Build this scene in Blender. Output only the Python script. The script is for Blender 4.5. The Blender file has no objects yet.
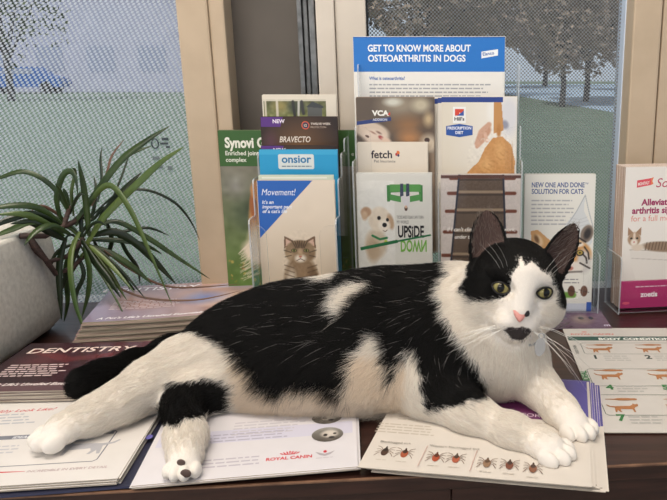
import bpy, bmesh, math, random
import numpy as np
from mathutils import Vector, Matrix
random.seed(7); RNG = np.random.default_rng(7)
S = bpy.context.scene
COL = S.collection
# ---------------------------------------------------------------- camera
F, CX, CY = 700.0, 460.0, 250.0            # focal length and optical centre of the cropped photograph
CH, TH = 0.345, math.radians(14.0)         # camera height over the counter, downward pitch
cam_d = bpy.data.cameras.new('camera'); cam = bpy.data.objects.new('camera', cam_d); COL.objects.link(cam)
cam_d.sensor_fit = 'HORIZONTAL'; cam_d.sensor_width = 36.0; cam_d.lens = 36.0 * F / 667.0
cam_d.shift_x = -(CX - 333.5) / 667.0
cam_d.clip_start = 0.02; cam_d.clip_end = 500
cam.location = (0, 0, CH); cam.rotation_euler = (math.pi / 2 - TH, 0, 0)
S.camera = cam
# ---------------------------------------------------------------- daylight, lamps, exposure
world = bpy.data.worlds.new('sky'); S.world = world; world.use_nodes = True
wn = world.node_tree.nodes; wn.clear()
wo = wn.new('ShaderNodeOutputWorld'); wb = wn.new('ShaderNodeBackground')
wb.inputs['Color'].default_value = (0.80, 0.88, 1.0, 1); wb.inputs['Strength'].default_value = 0.48
world.node_tree.links.new(wb.outputs[0], wo.inputs[0])
def area_lamp(name, loc, target, sx, sy, power, color):
    d = bpy.data.lights.new(name, 'AREA'); d.shape = 'RECTANGLE'; d.size = sx; d.size_y = sy; d.energy = power; d.color = color
    o = bpy.data.objects.new(name, d); COL.objects.link(o); o.location = loc
    o.rotation_euler = (Vector(target) - Vector(loc)).to_track_quat('-Z', 'Y').to_euler(); return o
area_lamp('ceiling_and_fill_lamp', (-0.35, 0.30, 1.90), (-0.15, 0.70, 0.0), 1.2, 0.6, 19.0, (1.0, 0.90, 0.79))
area_lamp('ceiling_and_fill_lamp', (-0.9, -1.3, 1.90), (0.0, 0.9, 0.1), 1.6, 1.0, 30.0, (1.0, 0.90, 0.79))  # added warm fill, stands in for frontal ambient light of the room
sun_d = bpy.data.lights.new('sun', 'SUN'); sun_d.energy = 2.2; sun_d.angle = 0.05; sun_d.color = (1, 0.95, 0.88)
sun = bpy.data.objects.new('sun', sun_d); COL.objects.link(sun); sun.rotation_euler = Vector((0.35, 0.75, -1.0)).to_track_quat('-Z', 'Y').to_euler()
S.view_settings.view_transform = 'Standard'; S.view_settings.look = 'None'
S.view_settings.exposure = 0.60; S.view_settings.gamma = 1.0; S.view_settings.use_curve_mapping = False
S.cycles.transparent_max_bounces = 24; S.cycles.max_bounces = 8

# ---------------------------------------------------------------- measuring helpers (photograph position -> place in the room)
FWD = Vector((0, math.cos(TH), -math.sin(TH))); UPV = Vector((0, math.sin(TH), math.cos(TH)))
EYE = Vector((0, 0, CH))
def ray(px, py): return Vector((1, 0, 0)) * ((px - CX) / F) + UPV * (-(py - CY) / F) + FWD
def at_z(px, py, z=0.0):
    d = ray(px, py); return EYE + d * ((z - CH) / d.z)
def at_y(px, py, y):
    d = ray(px, py); return EYE + d * (y / d.y)
def on_plane(px, py, p, n):
    d = ray(px, py); return EYE + d * ((Vector(p) - EYE).dot(n) / d.dot(n))
def to_px(P):
    P = np.asarray(P, float) - np.array([0, 0, CH])
    z = P @ np.array(FWD); return CX + F * P[..., 0] / z, CY - F * (P @ np.array(UPV)) / z
def scale_at(p): return (Vector(p) - EYE).dot(FWD) / F      # metres per photograph pixel at p

# ---------------------------------------------------------------- materials
MATS = {}
def mat(name, color=(0.5, 0.5, 0.5), rough=0.6, **kw):
    if name in MATS: return MATS[name]
    m = bpy.data.materials.new(name); m.use_nodes = True
    b = m.node_tree.nodes['Principled BSDF']
    b.inputs['Base Color'].default_value = (*color, 1); b.inputs['Roughness'].default_value = rough
    for k, v in kw.items(): b.inputs[k].default_value = v
    MATS[name] = m; return m
def srgb(r, g, b):
    f = lambda c: (c / 255) / 12.92 if c / 255 <= 0.04045 else ((c / 255 + 0.055) / 1.055) ** 2.4
    return (f(r), f(g), f(b))
def nodes(m): return m.node_tree.nodes, m.node_tree.links, m.node_tree.nodes.get('Principled BSDF')
def noisy(name, c1, c2, scale, rough=0.6, bump=0.0, stretch=(1, 1, 1), detail=6, rr=None, **kw):
    if name in MATS: return MATS[name]
    m = mat(name, c1, rough, **kw); n, l, b = nodes(m)
    tc = n.new('ShaderNodeTexCoord'); mp = n.new('ShaderNodeMapping'); mp.inputs['Scale'].default_value = stretch
    nz = n.new('ShaderNodeTexNoise'); nz.inputs['Scale'].default_value = scale; nz.inputs['Detail'].default_value = detail
    cr = n.new('ShaderNodeValToRGB'); cr.color_ramp.elements[0].position = 0.3; cr.color_ramp.elements[1].position = 0.7
    cr.color_ramp.elements[0].color = (*c1, 1); cr.color_ramp.elements[1].color = (*c2, 1)
    l.new(tc.outputs['Object'], mp.inputs['Vector']); l.new(mp.outputs[0], nz.inputs['Vector'])
    l.new(nz.outputs['Fac'], cr.inputs[0]); l.new(cr.outputs[0], b.inputs['Base Color'])
    if bump:
        bp = n.new('ShaderNodeBump'); bp.inputs['Strength'].default_value = bump; bp.inputs['Distance'].default_value = 0.002
        l.new(nz.outputs['Fac'], bp.inputs['Height']); l.new(bp.outputs[0], b.inputs['Normal'])
    return m

# ---------------------------------------------------------------- object helpers
def mesh_obj(name, verts, faces, m=None, parent=None, smooth=False, mats=None, idx=None):
    me = bpy.data.meshes.new(name); me.from_pydata([tuple(v) for v in verts], [], faces)
    for mm in (mats or ([m] if m else [])): me.materials.append(mm)
    if idx is not None: me.polygons.foreach_set('material_index', idx)
    if smooth: me.polygons.foreach_set('use_smooth', [True] * len(me.polygons))
    me.update(); o = bpy.data.objects.new(name, me); COL.objects.link(o)
    if parent: o.parent = parent
    return o
def bm_obj(name, bm, m=None, parent=None, smooth=False, mats=None):
    me = bpy.data.meshes.new(name); bm.to_mesh(me); bm.free()
    for mm in (mats or ([m] if m else [])): me.materials.append(mm)
    if smooth: me.polygons.foreach_set('use_smooth', [True] * len(me.polygons))
    o = bpy.data.objects.new(name, me); COL.objects.link(o)
    if parent: o.parent = parent
    return o
def add_box(bm, c, s, M=None, bev=0.0, mi=0):
    r = bmesh.ops.create_cube(bm, size=1.0); vs = r['verts']
    bmesh.ops.scale(bm, vec=s, verts=vs); bmesh.ops.translate(bm, vec=c, verts=vs)
    fs = list({f for v in vs for f in v.link_faces})
    if bev:
        es = list({e for v in vs for e in v.link_edges})
        rb = bmesh.ops.bevel(bm, geom=es, offset=bev, segments=2, profile=0.6, affect='EDGES')
        fs = list(set([f for f in fs if f.is_valid] + rb['faces'])); vs = list({v for f in fs for v in f.verts})
    for f in fs: f.material_index = mi
    if M is not None: bmesh.ops.transform(bm, matrix=M, verts=vs)
    return vs
def add_tube(bm, pts, radii, seg=8, mi=0, cap=True):
    pts = [Vector(p) for p in pts]; rings = []
    up = Vector((0, 0, 1))
    for i, p in enumerate(pts):
        t = (pts[min(i + 1, len(pts) - 1)] - pts[max(i - 1, 0)]).normalized()
        a = t.cross(up if abs(t.z) < 0.95 else Vector((1, 0, 0))).normalized(); b = t.cross(a)
        r = radii[i] if hasattr(radii, '__len__') else radii
        rings.append([bm.verts.new(p + (a * math.cos(k * 2 * math.pi / seg) + b * math.sin(k * 2 * math.pi / seg)) * r) for k in range(seg)])
    for i in range(len(rings) - 1):
        for k in range(seg):
            f = bm.faces.new((rings[i][k], rings[i][(k + 1) % seg], rings[i + 1][(k + 1) % seg], rings[i + 1][k])); f.material_index = mi; f.smooth = True
    if cap:
        for rg, rev in ((rings[0], True), (rings[-1], False)):
            f = bm.faces.new(rg[::-1] if rev else rg); f.material_index = mi
def tag(o, label=None, cat=None, group=None, kind=None):
    for k, v in (('label', label), ('category', cat), ('group', group), ('kind', kind)):
        if v: o[k] = v
    return o
def empty(name, loc=(0, 0, 0), rot=(0, 0, 0)):
    o = bpy.data.objects.new(name, None); COL.objects.link(o); o.location = loc; o.rotation_euler = rot; o.empty_display_size = 0.02
    return o
def dirty_parent(child, parent):            # parent a world-space mesh without moving it
    child.parent = parent; child.matrix_parent_inverse = parent.matrix_world.inverted()
# ================================================================ THE SETTING
YAW = math.radians(5.3)                     # counter and window wall run this much off the picture plane
RU = Vector((math.cos(YAW), math.sin(YAW), 0)); RN = Vector((-math.sin(YAW), math.cos(YAW), 0))   # along / out of the wall
ROT = Matrix.Rotation(YAW, 4, 'Z')
WALL0 = Vector((0, 1.085, 0))
def wu(px, py, d=0.0):                      # along-wall coordinate of a photograph position on the wall plane shifted by d
    p = on_plane(px, py, WALL0 + RN * d, RN); return (p - WALL0).dot(RU)
def wall_box(bm, u0, u1, d0, d1, z0, z1, bev=0.0, mi=0):
    add_box(bm, ((u0 + u1) / 2, (d0 + d1) / 2, (z0 + z1) / 2), (u1 - u0, d1 - d0, z1 - z0), Matrix.Translation(WALL0) @ ROT, bev, mi)
def structure(name, bm, m, mats=None):
    return tag(bm_obj(name, bm, m, mats=mats), kind='structure')
tan = noisy('tan_paint', srgb(200, 180, 154), srgb(192, 172, 146), 30, 0.45)
grey = noisy('grey_paint', srgb(98, 91, 84), srgb(90, 84, 77), 14, 0.6)
cream = noisy('cream_paint', srgb(222, 212, 198), srgb(214, 204, 190), 20, 0.4)
steel = noisy('galvanised_steel', srgb(150, 150, 148), srgb(105, 105, 103), 60, 0.35, Metallic=0.7)
rubber = mat('black_rubber', (0.01, 0.011, 0.014), 0.5)
alu_leak_white = mat('aluminium_leak_white', srgb(205, 220, 240), 0.3)
wood = noisy('dark_wood', srgb(62, 38, 32), srgb(36, 20, 17), 9, 0.30, bump=0.08, stretch=(1, 14, 14))
ZT, ZB = 1.9, -0.9
U = lambda px, d=0.0, py=120: wu(px, py, d)
def pillar(name, px0, px1, d0, d1, m, bev=0.002, front=None, py=120):
    bm = bmesh.new(); f = d0 if front is None else front
    wall_box(bm, U(px0, f, py), U(px1, f, py), d0, d1, ZB, ZT, bev); return structure(name, bm, m)
# left window trim, pier between the windows, right window frame
pillar('trim_1', 186.0, 216.5, -0.030, 0.05, tan, 0.003)
pillar('trim_2', 217.2, 232.5, -0.026, 0.05, tan, 0.003)
pillar('wall_back', 226, 312, 0.022, 0.12, grey, 0.002)
bm = bmesh.new()
for a, b, dd in ((302.5, 307, 0.0), (308.2, 312.6, 0.006), (313.8, 319.5, -0.004)):
    wall_box(bm, U(a, dd), U(b, dd), dd, 0.04, ZB, ZT, 0.0012)
structure('trim_3', bm, steel)
pillar('trim_4', 320.5, 338.5, -0.012, 0.05, cream, 0.002)
pillar('trim_5', 339.2, 369, -0.006, 0.05, cream, 0.002)
bm = bmesh.new()
wall_box(bm, U(369, 0.01), U(370.6, 0.01), 0.01, 0.05, ZB, ZT); structure('trim_6', bm, rubber)
pillar('light_leak_strip', 619.5, 624.6, 0.016, 0.05, alu_leak_white, 0.001)  # solid pale blue strip, coloured as daylight leaking past the screen
pillar('trim_8', 624.6, 628.6, 0.006, 0.05, rubber, 0.001)
pillar('trim_9', 628.0, 655.5, -0.02, 0.05, tan, 0.003)
pillar('trim_10', 656.3, 1200, -0.016, 0.05, tan, 0.003)
# glass
glass = bpy.data.materials.new('window_glass'); glass.use_nodes = True; n, l, b = nodes(glass); n.remove(b)
tr = n.new('ShaderNodeBsdfTransparent'); gl = n.new('ShaderNodeBsdfGlossy'); gl.inputs['Roughness'].default_value = 0.02
fr = n.new('ShaderNodeFresnel'); fr.inputs['IOR'].default_value = 1.3; mx = n.new('ShaderNodeMixShader')
tr.inputs['Color'].default_value = (0.93, 0.96, 0.97, 1)
l.new(fr.outputs[0], mx.inputs[0]); l.new(tr.outputs[0], mx.inputs[1]); l.new(gl.outputs[0], mx.inputs[2]); l.new(mx.outputs[0], n['Material Output'].inputs[0])
bm = bmesh.new(); wall_box(bm, -2.2, U(190), 0.060, 0.064, ZB, ZT); structure('window_1', bm, glass)
bm = bmesh.new(); wall_box(bm, U(366), U(632), 0.060, 0.064, ZB, ZT); structure('window_2', bm, glass)
# solar shades: woven screen, threads with open holes between them
def screen_mat(name, period, slant, hole, c_thread):
    m = bpy.data.materials.new(name); m.use_nodes = True; n, l, b = nodes(m); n.remove(b)
    tc = n.new('ShaderNodeTexCoord'); sx = n.new('ShaderNodeSeparateXYZ'); l.new(tc.outputs['Object'], sx.inputs[0])
    def mth(op, a, b=None):
        q = n.new('ShaderNodeMath'); q.operation = op
        for i, v in enumerate((a, b)):
            if v is None: continue
            if isinstance(v, (int, float)): q.inputs[i].default_value = v
            else: l.new(v, q.inputs[i])
        return q.outputs[0]
    w = 2 * math.pi / period
    u = mth('ADD', sx.outputs['X'], mth('MULTIPLY', sx.outputs['Z'], slant))
    s1 = mth('SINE', mth('MULTIPLY', u, w)); s2 = mth('SINE', mth('MULTIPLY', sx.outputs['Z'], w))
    hl = mth('GREATER_THAN', mth('MULTIPLY', s1, s2), hole)
    df = n.new('ShaderNodeBsdfDiffuse'); df.inputs['Color'].default_value = (*c_thread, 1)
    tl = n.new('ShaderNodeBsdfTranslucent'); tl.inputs['Color'].default_value = (*c_thread, 1)
    m1 = n.new('ShaderNodeMixShader'); m1.inputs[0].default_value = 0.5; l.new(df.outputs[0], m1.inputs[1]); l.new(tl.outputs[0], m1.inputs[2])
    tr = n.new('ShaderNodeBsdfTransparent'); m2 = n.new('ShaderNodeMixShader')
    l.new(hl, m2.inputs[0]); l.new(m1.outputs[0], m2.inputs[1]); l.new(tr.outputs[0], m2.inputs[2])
    l.new(m2.outputs[0], n['Material Output'].inputs[0]); return m
def shade(name, u0, u1, m, label):
    o = empty(name, WALL0 + RN * 0.035, (0, 0, YAW))
    bm = bmesh.new(); add_box(bm, ((u0 + u1) / 2, 0, (ZT + ZB) / 2 + 0.0), (u1 - u0, 0.0006, ZT - ZB)); bm_obj('screen_fabric', bm, m, o)
    bm = bmesh.new(); add_box(bm, ((u0 + u1) / 2, 0, ZB), (u1 - u0, 0.010, 0.02), bev=0.002); bm_obj('hem_bar', bm, alu_leak_white, o)
    return tag(o, label, 'window shade')
shade('roller_shade', -2.15, U(186.5, 0.035), screen_mat('screen_weave_coarse', 0.0074, -0.6, -0.10, srgb(222, 228, 236)), 'pale woven screen shade over the window behind the spiky plant')
shade('roller_shade', U(370, 0.035), U(619.5, 0.035), screen_mat('screen_weave_fine', 0.0056, 0.0, -0.05, srgb(166, 168, 169)), 'grey woven screen shade over the window behind the blue dog arthritis sheet')
bm = bmesh.new(); add_box(bm, (0, -0.95, 2.0), (6.4, 4.5, 0.08)); structure('ceiling', bm, mat('ceiling_white', srgb(226, 220, 210), .8))
bm = bmesh.new(); add_box(bm, (0, -0.95, -0.92), (6.4, 4.6, 0.08)); structure('floor', bm, noisy('floor_vinyl', srgb(168, 158, 146), srgb(152, 142, 130), 6, .5))
bm = bmesh.new(); wall_box(bm, -2.2, 1.7, 0.07, 0.12, ZB, -0.02); structure('wall_under_window', bm, cream)
# small dark ring and bar marks on the left screen
st = empty('screen_marks', WALL0 + RN * 0.0335, (0, 0, YAW)); dm = mat('dark_mark', srgb(62, 72, 78), .7); dl = mat('faint_mark', srgb(112, 124, 128), .7)
def dxy(px, py): p = on_plane(px, py, WALL0 + RN * .0335, RN); return (p - WALL0).dot(RU), p.z
bm = bmesh.new(); c = dxy(155, 143.5); add_tube(bm, [(c[0] + .0050 * math.cos(a), 0, c[1] + .0072 * math.sin(a)) for a in np.linspace(0, 2 * math.pi, 19)], .0010, 6); bm_obj('ring_mark', bm, dm, st)
for (x_, y_, w_, h_, m_) in ((165, 139, .010, .004, dm), (164, 143.5, .012, .003, dm), (168, 147, .006, .003, dm), (156, 158, .010, .005, dl), (160, 167, .008, .004, dl), (170, 168, .007, .006, dl)):
    bm = bmesh.new(); c = dxy(x_, y_); add_box(bm, (c[0], 0, c[1]), (w_, .0008, h_), bev=.0003); bm_obj('bar_mark', bm, m_, st)
tag(st, 'small dark ring and marks on the pale screen shade above the plant', 'decal')
# counter under the windows
bm = bmesh.new()
edge = at_z(333, 480.0, 0); CD = (edge - WALL0).dot(RN)          # front edge of the counter
def cbox(u0, u1, d0, d1, z0, z1, bev=0, mi=0): wall_box(bm, u0, u1, d0, d1, z0, z1, bev, mi)
cbox(-2.2, 1.6, CD, 0.018, -0.016, -0.0008, 0.0015)
counter = empty('counter', WALL0)
o = bm_obj('worktop', bm, wood); o.parent = counter; o.matrix_parent_inverse = Matrix.Translation(-WALL0)
bm = bmesh.new(); cbox(-2.2, 1.6, CD - .0006, CD + .0022, -.0022, -.0004, .0004)
o = bm_obj('worn_edge', bm, noisy('worn_edge_wood', srgb(150, 112, 86), srgb(52, 32, 26), 26, .5, stretch=(1, .2, .2)), mats=None); o.parent = counter; o.matrix_parent_inverse = Matrix.Translation(-WALL0); o['label'] = 'pale worn front edge'
bm = bmesh.new(); ub = (at_z(452, 490, -0.02) - WALL0).dot(RU)
cbox(ub, 1.6, CD + 0.004, CD + 0.03, -0.87, -0.0165, 0.001)
o = bm_obj('front_panel', bm, wood); o.parent = counter; o.matrix_parent_inverse = Matrix.Translation(-WALL0)
bm = bmesh.new(); cbox(-2.2, ub - 0.001, CD + 0.006, CD + 0.03, -0.034, -0.0165, 0.001); cbox(-2.2, ub, CD + 0.25, CD + 0.27, -0.87, -0.0165)
o = bm_obj('apron', bm, wood); o.parent = counter; o.matrix_parent_inverse = Matrix.Translation(-WALL0)
tag(counter, 'dark brown wooden counter under the windows, worn along its front edge', 'counter')
# ---------------------------------------------------------------- outdoors
GZ = -0.62
lawn_m = noisy('lawn_grass', srgb(112, 128, 108), srgb(96, 112, 96), 3.0, 0.9)
bm = bmesh.new(); add_box(bm, (0, 61.5, GZ - 0.1), (160, 120, 0.2)); structure('ground_lawn', bm, lawn_m)
p0 = at_z(500, 93, GZ); p1 = at_z(616, 113, GZ)
road_m = noisy('pale_road', srgb(178, 196, 214), srgb(165, 184, 204), 1.0, 0.7)
dv = (p1 - p0).normalized(); nv = Vector((-dv.y, dv.x, 0))
if nv.y < 0: nv = -nv
q = [p0 - dv * 40, p1 + dv * 12, p1 + dv * 12 + nv * 60, p0 - dv * 40 + nv * 60]
bm = bmesh.new(); vs = [bm.verts.new((v.x, v.y, GZ + 0.012)) for v in q] ; bm.faces.new(vs)
vs2 = [bm.verts.new((v.x, v.y, GZ + 0.002)) for v in q]; bm.faces.new(vs2[::-1])
for i in range(4): bm.faces.new((vs[i], vs2[i], vs2[(i + 1) % 4], vs[(i + 1) % 4]))
structure('road', bm, road_m)
bark = noisy('bark', srgb(92, 88, 92), srgb(70, 66, 70), 4, 0.9)
def tree(px, base_py, h0, crown_r, crown_h, leafm, label, group=None, trunk_r=0.10, n=2600, leaf=0.16):
    b = at_z(px, base_py, GZ); t = empty('tree', b)
    rng = random.Random(int(px))
    bm = bmesh.new()
    add_tube(bm, [(0, 0, 0), (0.03, 0, h0 * 0.6), (-0.02, 0.02, h0 * 1.3), (0.02, 0, h0 + crown_h * 0.55)], [trunk_r * 1.25, trunk_r, trunk_r * .8, trunk_r * .3], 9)
    for k in range(6):
        a = k * 1.05 + rng.random(); e = Vector((math.cos(a) * crown_r * .6, math.sin(a) * crown_r * .6, h0 + crown_h * (.35 + .3 * rng.random())))
        add_tube(bm, [(0, 0, h0 * (0.85 + .08 * k)), e * 0.5 + Vector((0, 0, h0 * .4)), e], [trunk_r * .5, trunk_r * .3, trunk_r * .1], 6)
    bm_obj('trunk', bm, bark, t)
    vs, fs = [], []
    for i in range(n):
        while True:
            v = Vector((rng.uniform(-1, 1), rng.uniform(-1, 1), rng.uniform(-1, 1)))
            if 0.2 < v.length < 1: break
        v = v * (1 + 0.16 * math.sin(v.x * 7 + v.z * 5))
        c = Vector((v.x * crown_r, v.y * crown_r, h0 + crown_h / 2 + v.z * crown_h / 2))
        a = Vector((rng.gauss(0, 1), rng.gauss(0, 1), rng.gauss(0, .6))).normalized() * leaf * rng.uniform(.6, 1.2)
        w = a.cross(Vector((rng.gauss(0, 1), rng.gauss(0, 1), rng.gauss(0, 1)))).normalized() * leaf * .45
        k = len(vs); vs += [c - a, c + w, c + a, c - w]; fs.append((k, k + 1, k + 2, k + 3))
    mesh_obj('crown', vs, fs, leafm, t)
    return tag(t, label, 'tree', group)
brown = noisy('autumn_leaves', srgb(176, 154, 134), srgb(134, 118, 108), 2, 0.9)
olive = noisy('olive_leaves', srgb(104, 112, 84), srgb(80, 90, 70), 2, 0.9)
tree(562, 107, 1.15, 1.6, 5.0, brown, 'slender autumn tree on the lawn, left of the pair seen through the right shade', None, 0.085, 6000, 0.13)
tree(586, 102, 1.35, 2.6, 6.4, brown, 'leaning autumn tree on the lawn, right of the pair seen through the right shade', None, 0.10, 9000, 0.15)
tree(430, 97, 1.5, 4.4, 8.5, brown, 'broad brown autumn tree outside, straight behind the blue arthritis sheet', None, 0.2, 12000, 0.2)
tree(690, 98.5, 1.4, 3.4, 6.0, brown, 'brown autumn tree outside, partly hidden by the tan right window frame', None, 0.15, 7000, 0.17)
for px_, py_, cr_, lab in ((480, 88.5, 4.9, 'hazy brown tree far outside, above the right end of the blue sheet'), (545, 86.5, 5.2, 'hazy brown tree far outside, just left of the slender pair'), (628, 90.5, 4.8, 'hazy brown tree far outside, at the right edge of the right shade')):
    tree(px_, py_, 1.7, cr_, 10.5, brown, lab, None, .2, 9000, .26)
tree(12, 101, 1.6, 2.6, 5.2, olive, 'dull green tree outside the left window beyond the spiky plant', None, 0.12, 1500, 0.15)
# pale building far off behind the left window
bw = noisy('lavender_wall', srgb(168, 168, 190), srgb(152, 154, 178), 1.5, 0.8)
c0 = at_z(60, 99, GZ); bt = empty('building', c0)
bm = bmesh.new(); add_box(bm, (-4, 15, 3.0), (20, 6, 6.0), bev=0.05); bm_obj('walls', bm, bw, bt)
bm = bmesh.new(); add_box(bm, (-4, 15, 6.15), (21, 7, 0.3), bev=0.05); bm_obj('roof', bm, grey, bt)
for k in range(7):
    bm = bmesh.new(); add_box(bm, (-13 + k * 3, 12.01, 1.9), (1.6, 0.06, 1.5)); bm_obj('window', bm, mat('far_glass', srgb(140, 146, 172), 0.2), bt)
tag(bt, 'pale lavender building far off behind the left screen shade', 'building')
# blue car parked outside the left window
cc = at_z(26, 93.5, GZ); car = empty('parked_car', cc, (0, 0, 0.2)); blue_car = mat('blue_car_paint', srgb(52, 98, 170), 0.3)
prof = [(-2.1, .35), (-2.1, .75), (-1.9, .9), (-1.2, .95), (-.75, 1.4), (.8, 1.42), (1.4, .98), (2.0, .85), (2.15, .6), (2.12, .35)]
bm = bmesh.new(); A = [bm.verts.new((x, -.85, z)) for x, z in prof]; B = [bm.verts.new((x, .85, z)) for x, z in prof]
bm.faces.new(A); bm.faces.new(B[::-1])
for i in range(len(prof)): bm.faces.new((A[i], B[i], B[(i + 1) % len(prof)], A[(i + 1) % len(prof)]))
bmesh.ops.recalc_face_normals(bm, faces=bm.faces); bm_obj('body', bm, blue_car, car)
for x in (-1.35, 1.35):
    for y in (-.8, .8):
        bm = bmesh.new(); add_tube(bm, [(x, y - .1, .33), (x, y + .1, .33)], .33, 20); bm_obj('wheel', bm, rubber, car)
bm = bmesh.new(); add_box(bm, (0.02, 0, 1.18), (1.5, 1.72, .3), bev=.05); bm_obj('side_window', bm, mat('far_glass'), car)
tag(car, 'blue car parked on the lawn outside the left window', 'car')
# ================================================================ PAPER: sheets, leaflets and what is printed on them
def ink(c):                                  # plain printed colour, c = sRGB triple
    return mat('ink_%02x%02x%02x' % tuple(c), srgb(*c), 0.45)
printed = mat('printed_photo', (.5, .5, .5), .42); n, l, b = nodes(printed)
_a = n.new('ShaderNodeAttribute'); _a.attribute_name = 'print'; l.new(_a.outputs['Color'], b.inputs['Base Color'])
glossy_print = mat('glossy_printed_photo', (.5, .5, .5), .22); n, l, b = nodes(glossy_print)
_a = n.new('ShaderNodeAttribute'); _a.attribute_name = 'print'; l.new(_a.outputs['Color'], b.inputs['Base Color'])
paper_edge = noisy('paper_edges', srgb(206, 196, 182), srgb(150, 138, 124), 420, .8, stretch=(.04, .04, 1))
_txt = {}
def glyphs(s, shear=0.0, bold=0.0):
    key = (s, shear, bold)
    if key not in _txt:
        cu = bpy.data.curves.new('t', 'FONT'); cu.body = s; cu.size = 1.0; cu.shear = shear; cu.offset = bold; cu.resolution_u = 3
        ob = bpy.data.objects.new('t', cu); me = bpy.data.meshes.new_from_object(ob)
        v = np.zeros(len(me.vertices) * 3); me.vertices.foreach_get('co', v); v = v.reshape(-1, 3)[:, :2]
        fs = [tuple(p.vertices) for p in me.polygons]
        bpy.data.objects.remove(ob); bpy.data.curves.remove(cu); bpy.data.meshes.remove(me); _txt[key] = (v, fs)
    return _txt[key]
class Img:
    """small painter for printed photographs; coordinates in page millimetres"""
    def __init__(s, x0, y0, x1, y1, nx, base):
        s.x0, s.y0, s.x1, s.y1 = x0, y0, x1, y1; s.nx = nx; s.ny = max(3, int(nx * (y1 - y0) / (x1 - x0)))
        s.X, s.Y = np.meshgrid(np.linspace(x0, x1, s.nx), np.linspace(y0, y1, s.ny)); s.c = np.ones((s.ny, s.nx, 3)) * np.array(base, float)
    def mix(s, m, c): s.c = s.c * (1 - m[..., None]) + np.array(c, float) * m[..., None]; return s
    def grad(s, ang, c0, c1, lo=0, hi=1):
        u = (s.X - s.x0) / (s.x1 - s.x0); v = (s.Y - s.y0) / (s.y1 - s.y0); t = u * math.cos(ang) + v * math.sin(ang); t = np.clip((t - lo) / (hi - lo), 0, 1)[..., None]
        s.c = np.array(c0, float) * (1 - t) + np.array(c1, float) * t; return s
    def ell(s, cx, cy, rx, ry, c, rot=0, soft=.15, a=1):
        dx, dy = s.X - cx, s.Y - cy; co, si = math.cos(rot), math.sin(rot)
        r = np.hypot((dx * co + dy * si) / rx, (-dx * si + dy * co) / ry); return s.mix(a * np.clip((1 - r) / soft, 0, 1), c)
    def poly(s, pts, c, a=1):
        m = inside_poly(pts, s.X.ravel(), s.Y.ravel()).reshape(s.X.shape).astype(float); return s.mix(m * a, c)
    def line(s, pts, w, c, a=1):
        d = np.full(s.X.shape, 1e9)
        for (x0, y0), (x1, y1) in zip(pts[:-1], pts[1:]):
            vx, vy = x1 - x0, y1 - y0; h = np.clip(((s.X - x0) * vx + (s.Y - y0) * vy) / (vx * vx + vy * vy + 1e-9), 0, 1)
            d = np.minimum(d, np.hypot(s.X - x0 - h * vx, s.Y - y0 - h * vy))
        return s.mix(a * np.clip((w / 2 - d) / (w * .25) + .5, 0, 1), c)
    def noise(s, amp, sc, where=None):
        g = np.random.default_rng(5); gx, gy = max(2, int((s.x1 - s.x0) / sc)), max(2, int((s.y1 - s.y0) / sc)); q = g.normal(0, 1, (gy + 2, gx + 2))
        fx, fy = np.linspace(0, gx, s.nx), np.linspace(0, gy, s.ny); ix, iy = fx.astype(int), fy.astype(int); tx, ty = (fx - ix)[None, :], (fy - iy)[:, None]
        v = (q[iy][:, ix] * (1 - tx) + q[iy][:, ix + 1] * tx) * (1 - ty) + (q[iy + 1][:, ix] * (1 - tx) + q[iy + 1][:, ix + 1] * tx) * ty
        s.c = s.c + (amp * v)[..., None] * (1 if where is None else where[..., None]); return s
def inside_poly(poly, x, y):
    r = np.zeros(len(x), bool); j = len(poly) - 1
    for i in range(len(poly)):
        xi, yi = poly[i]; xj, yj = poly[j]
        r ^= ((yi > y) != (yj > y)) & (x < (xj - xi) * (y - yi) / (yj - yi + 1e-12) + xi); j = i
    return r
FLAT = []
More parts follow.
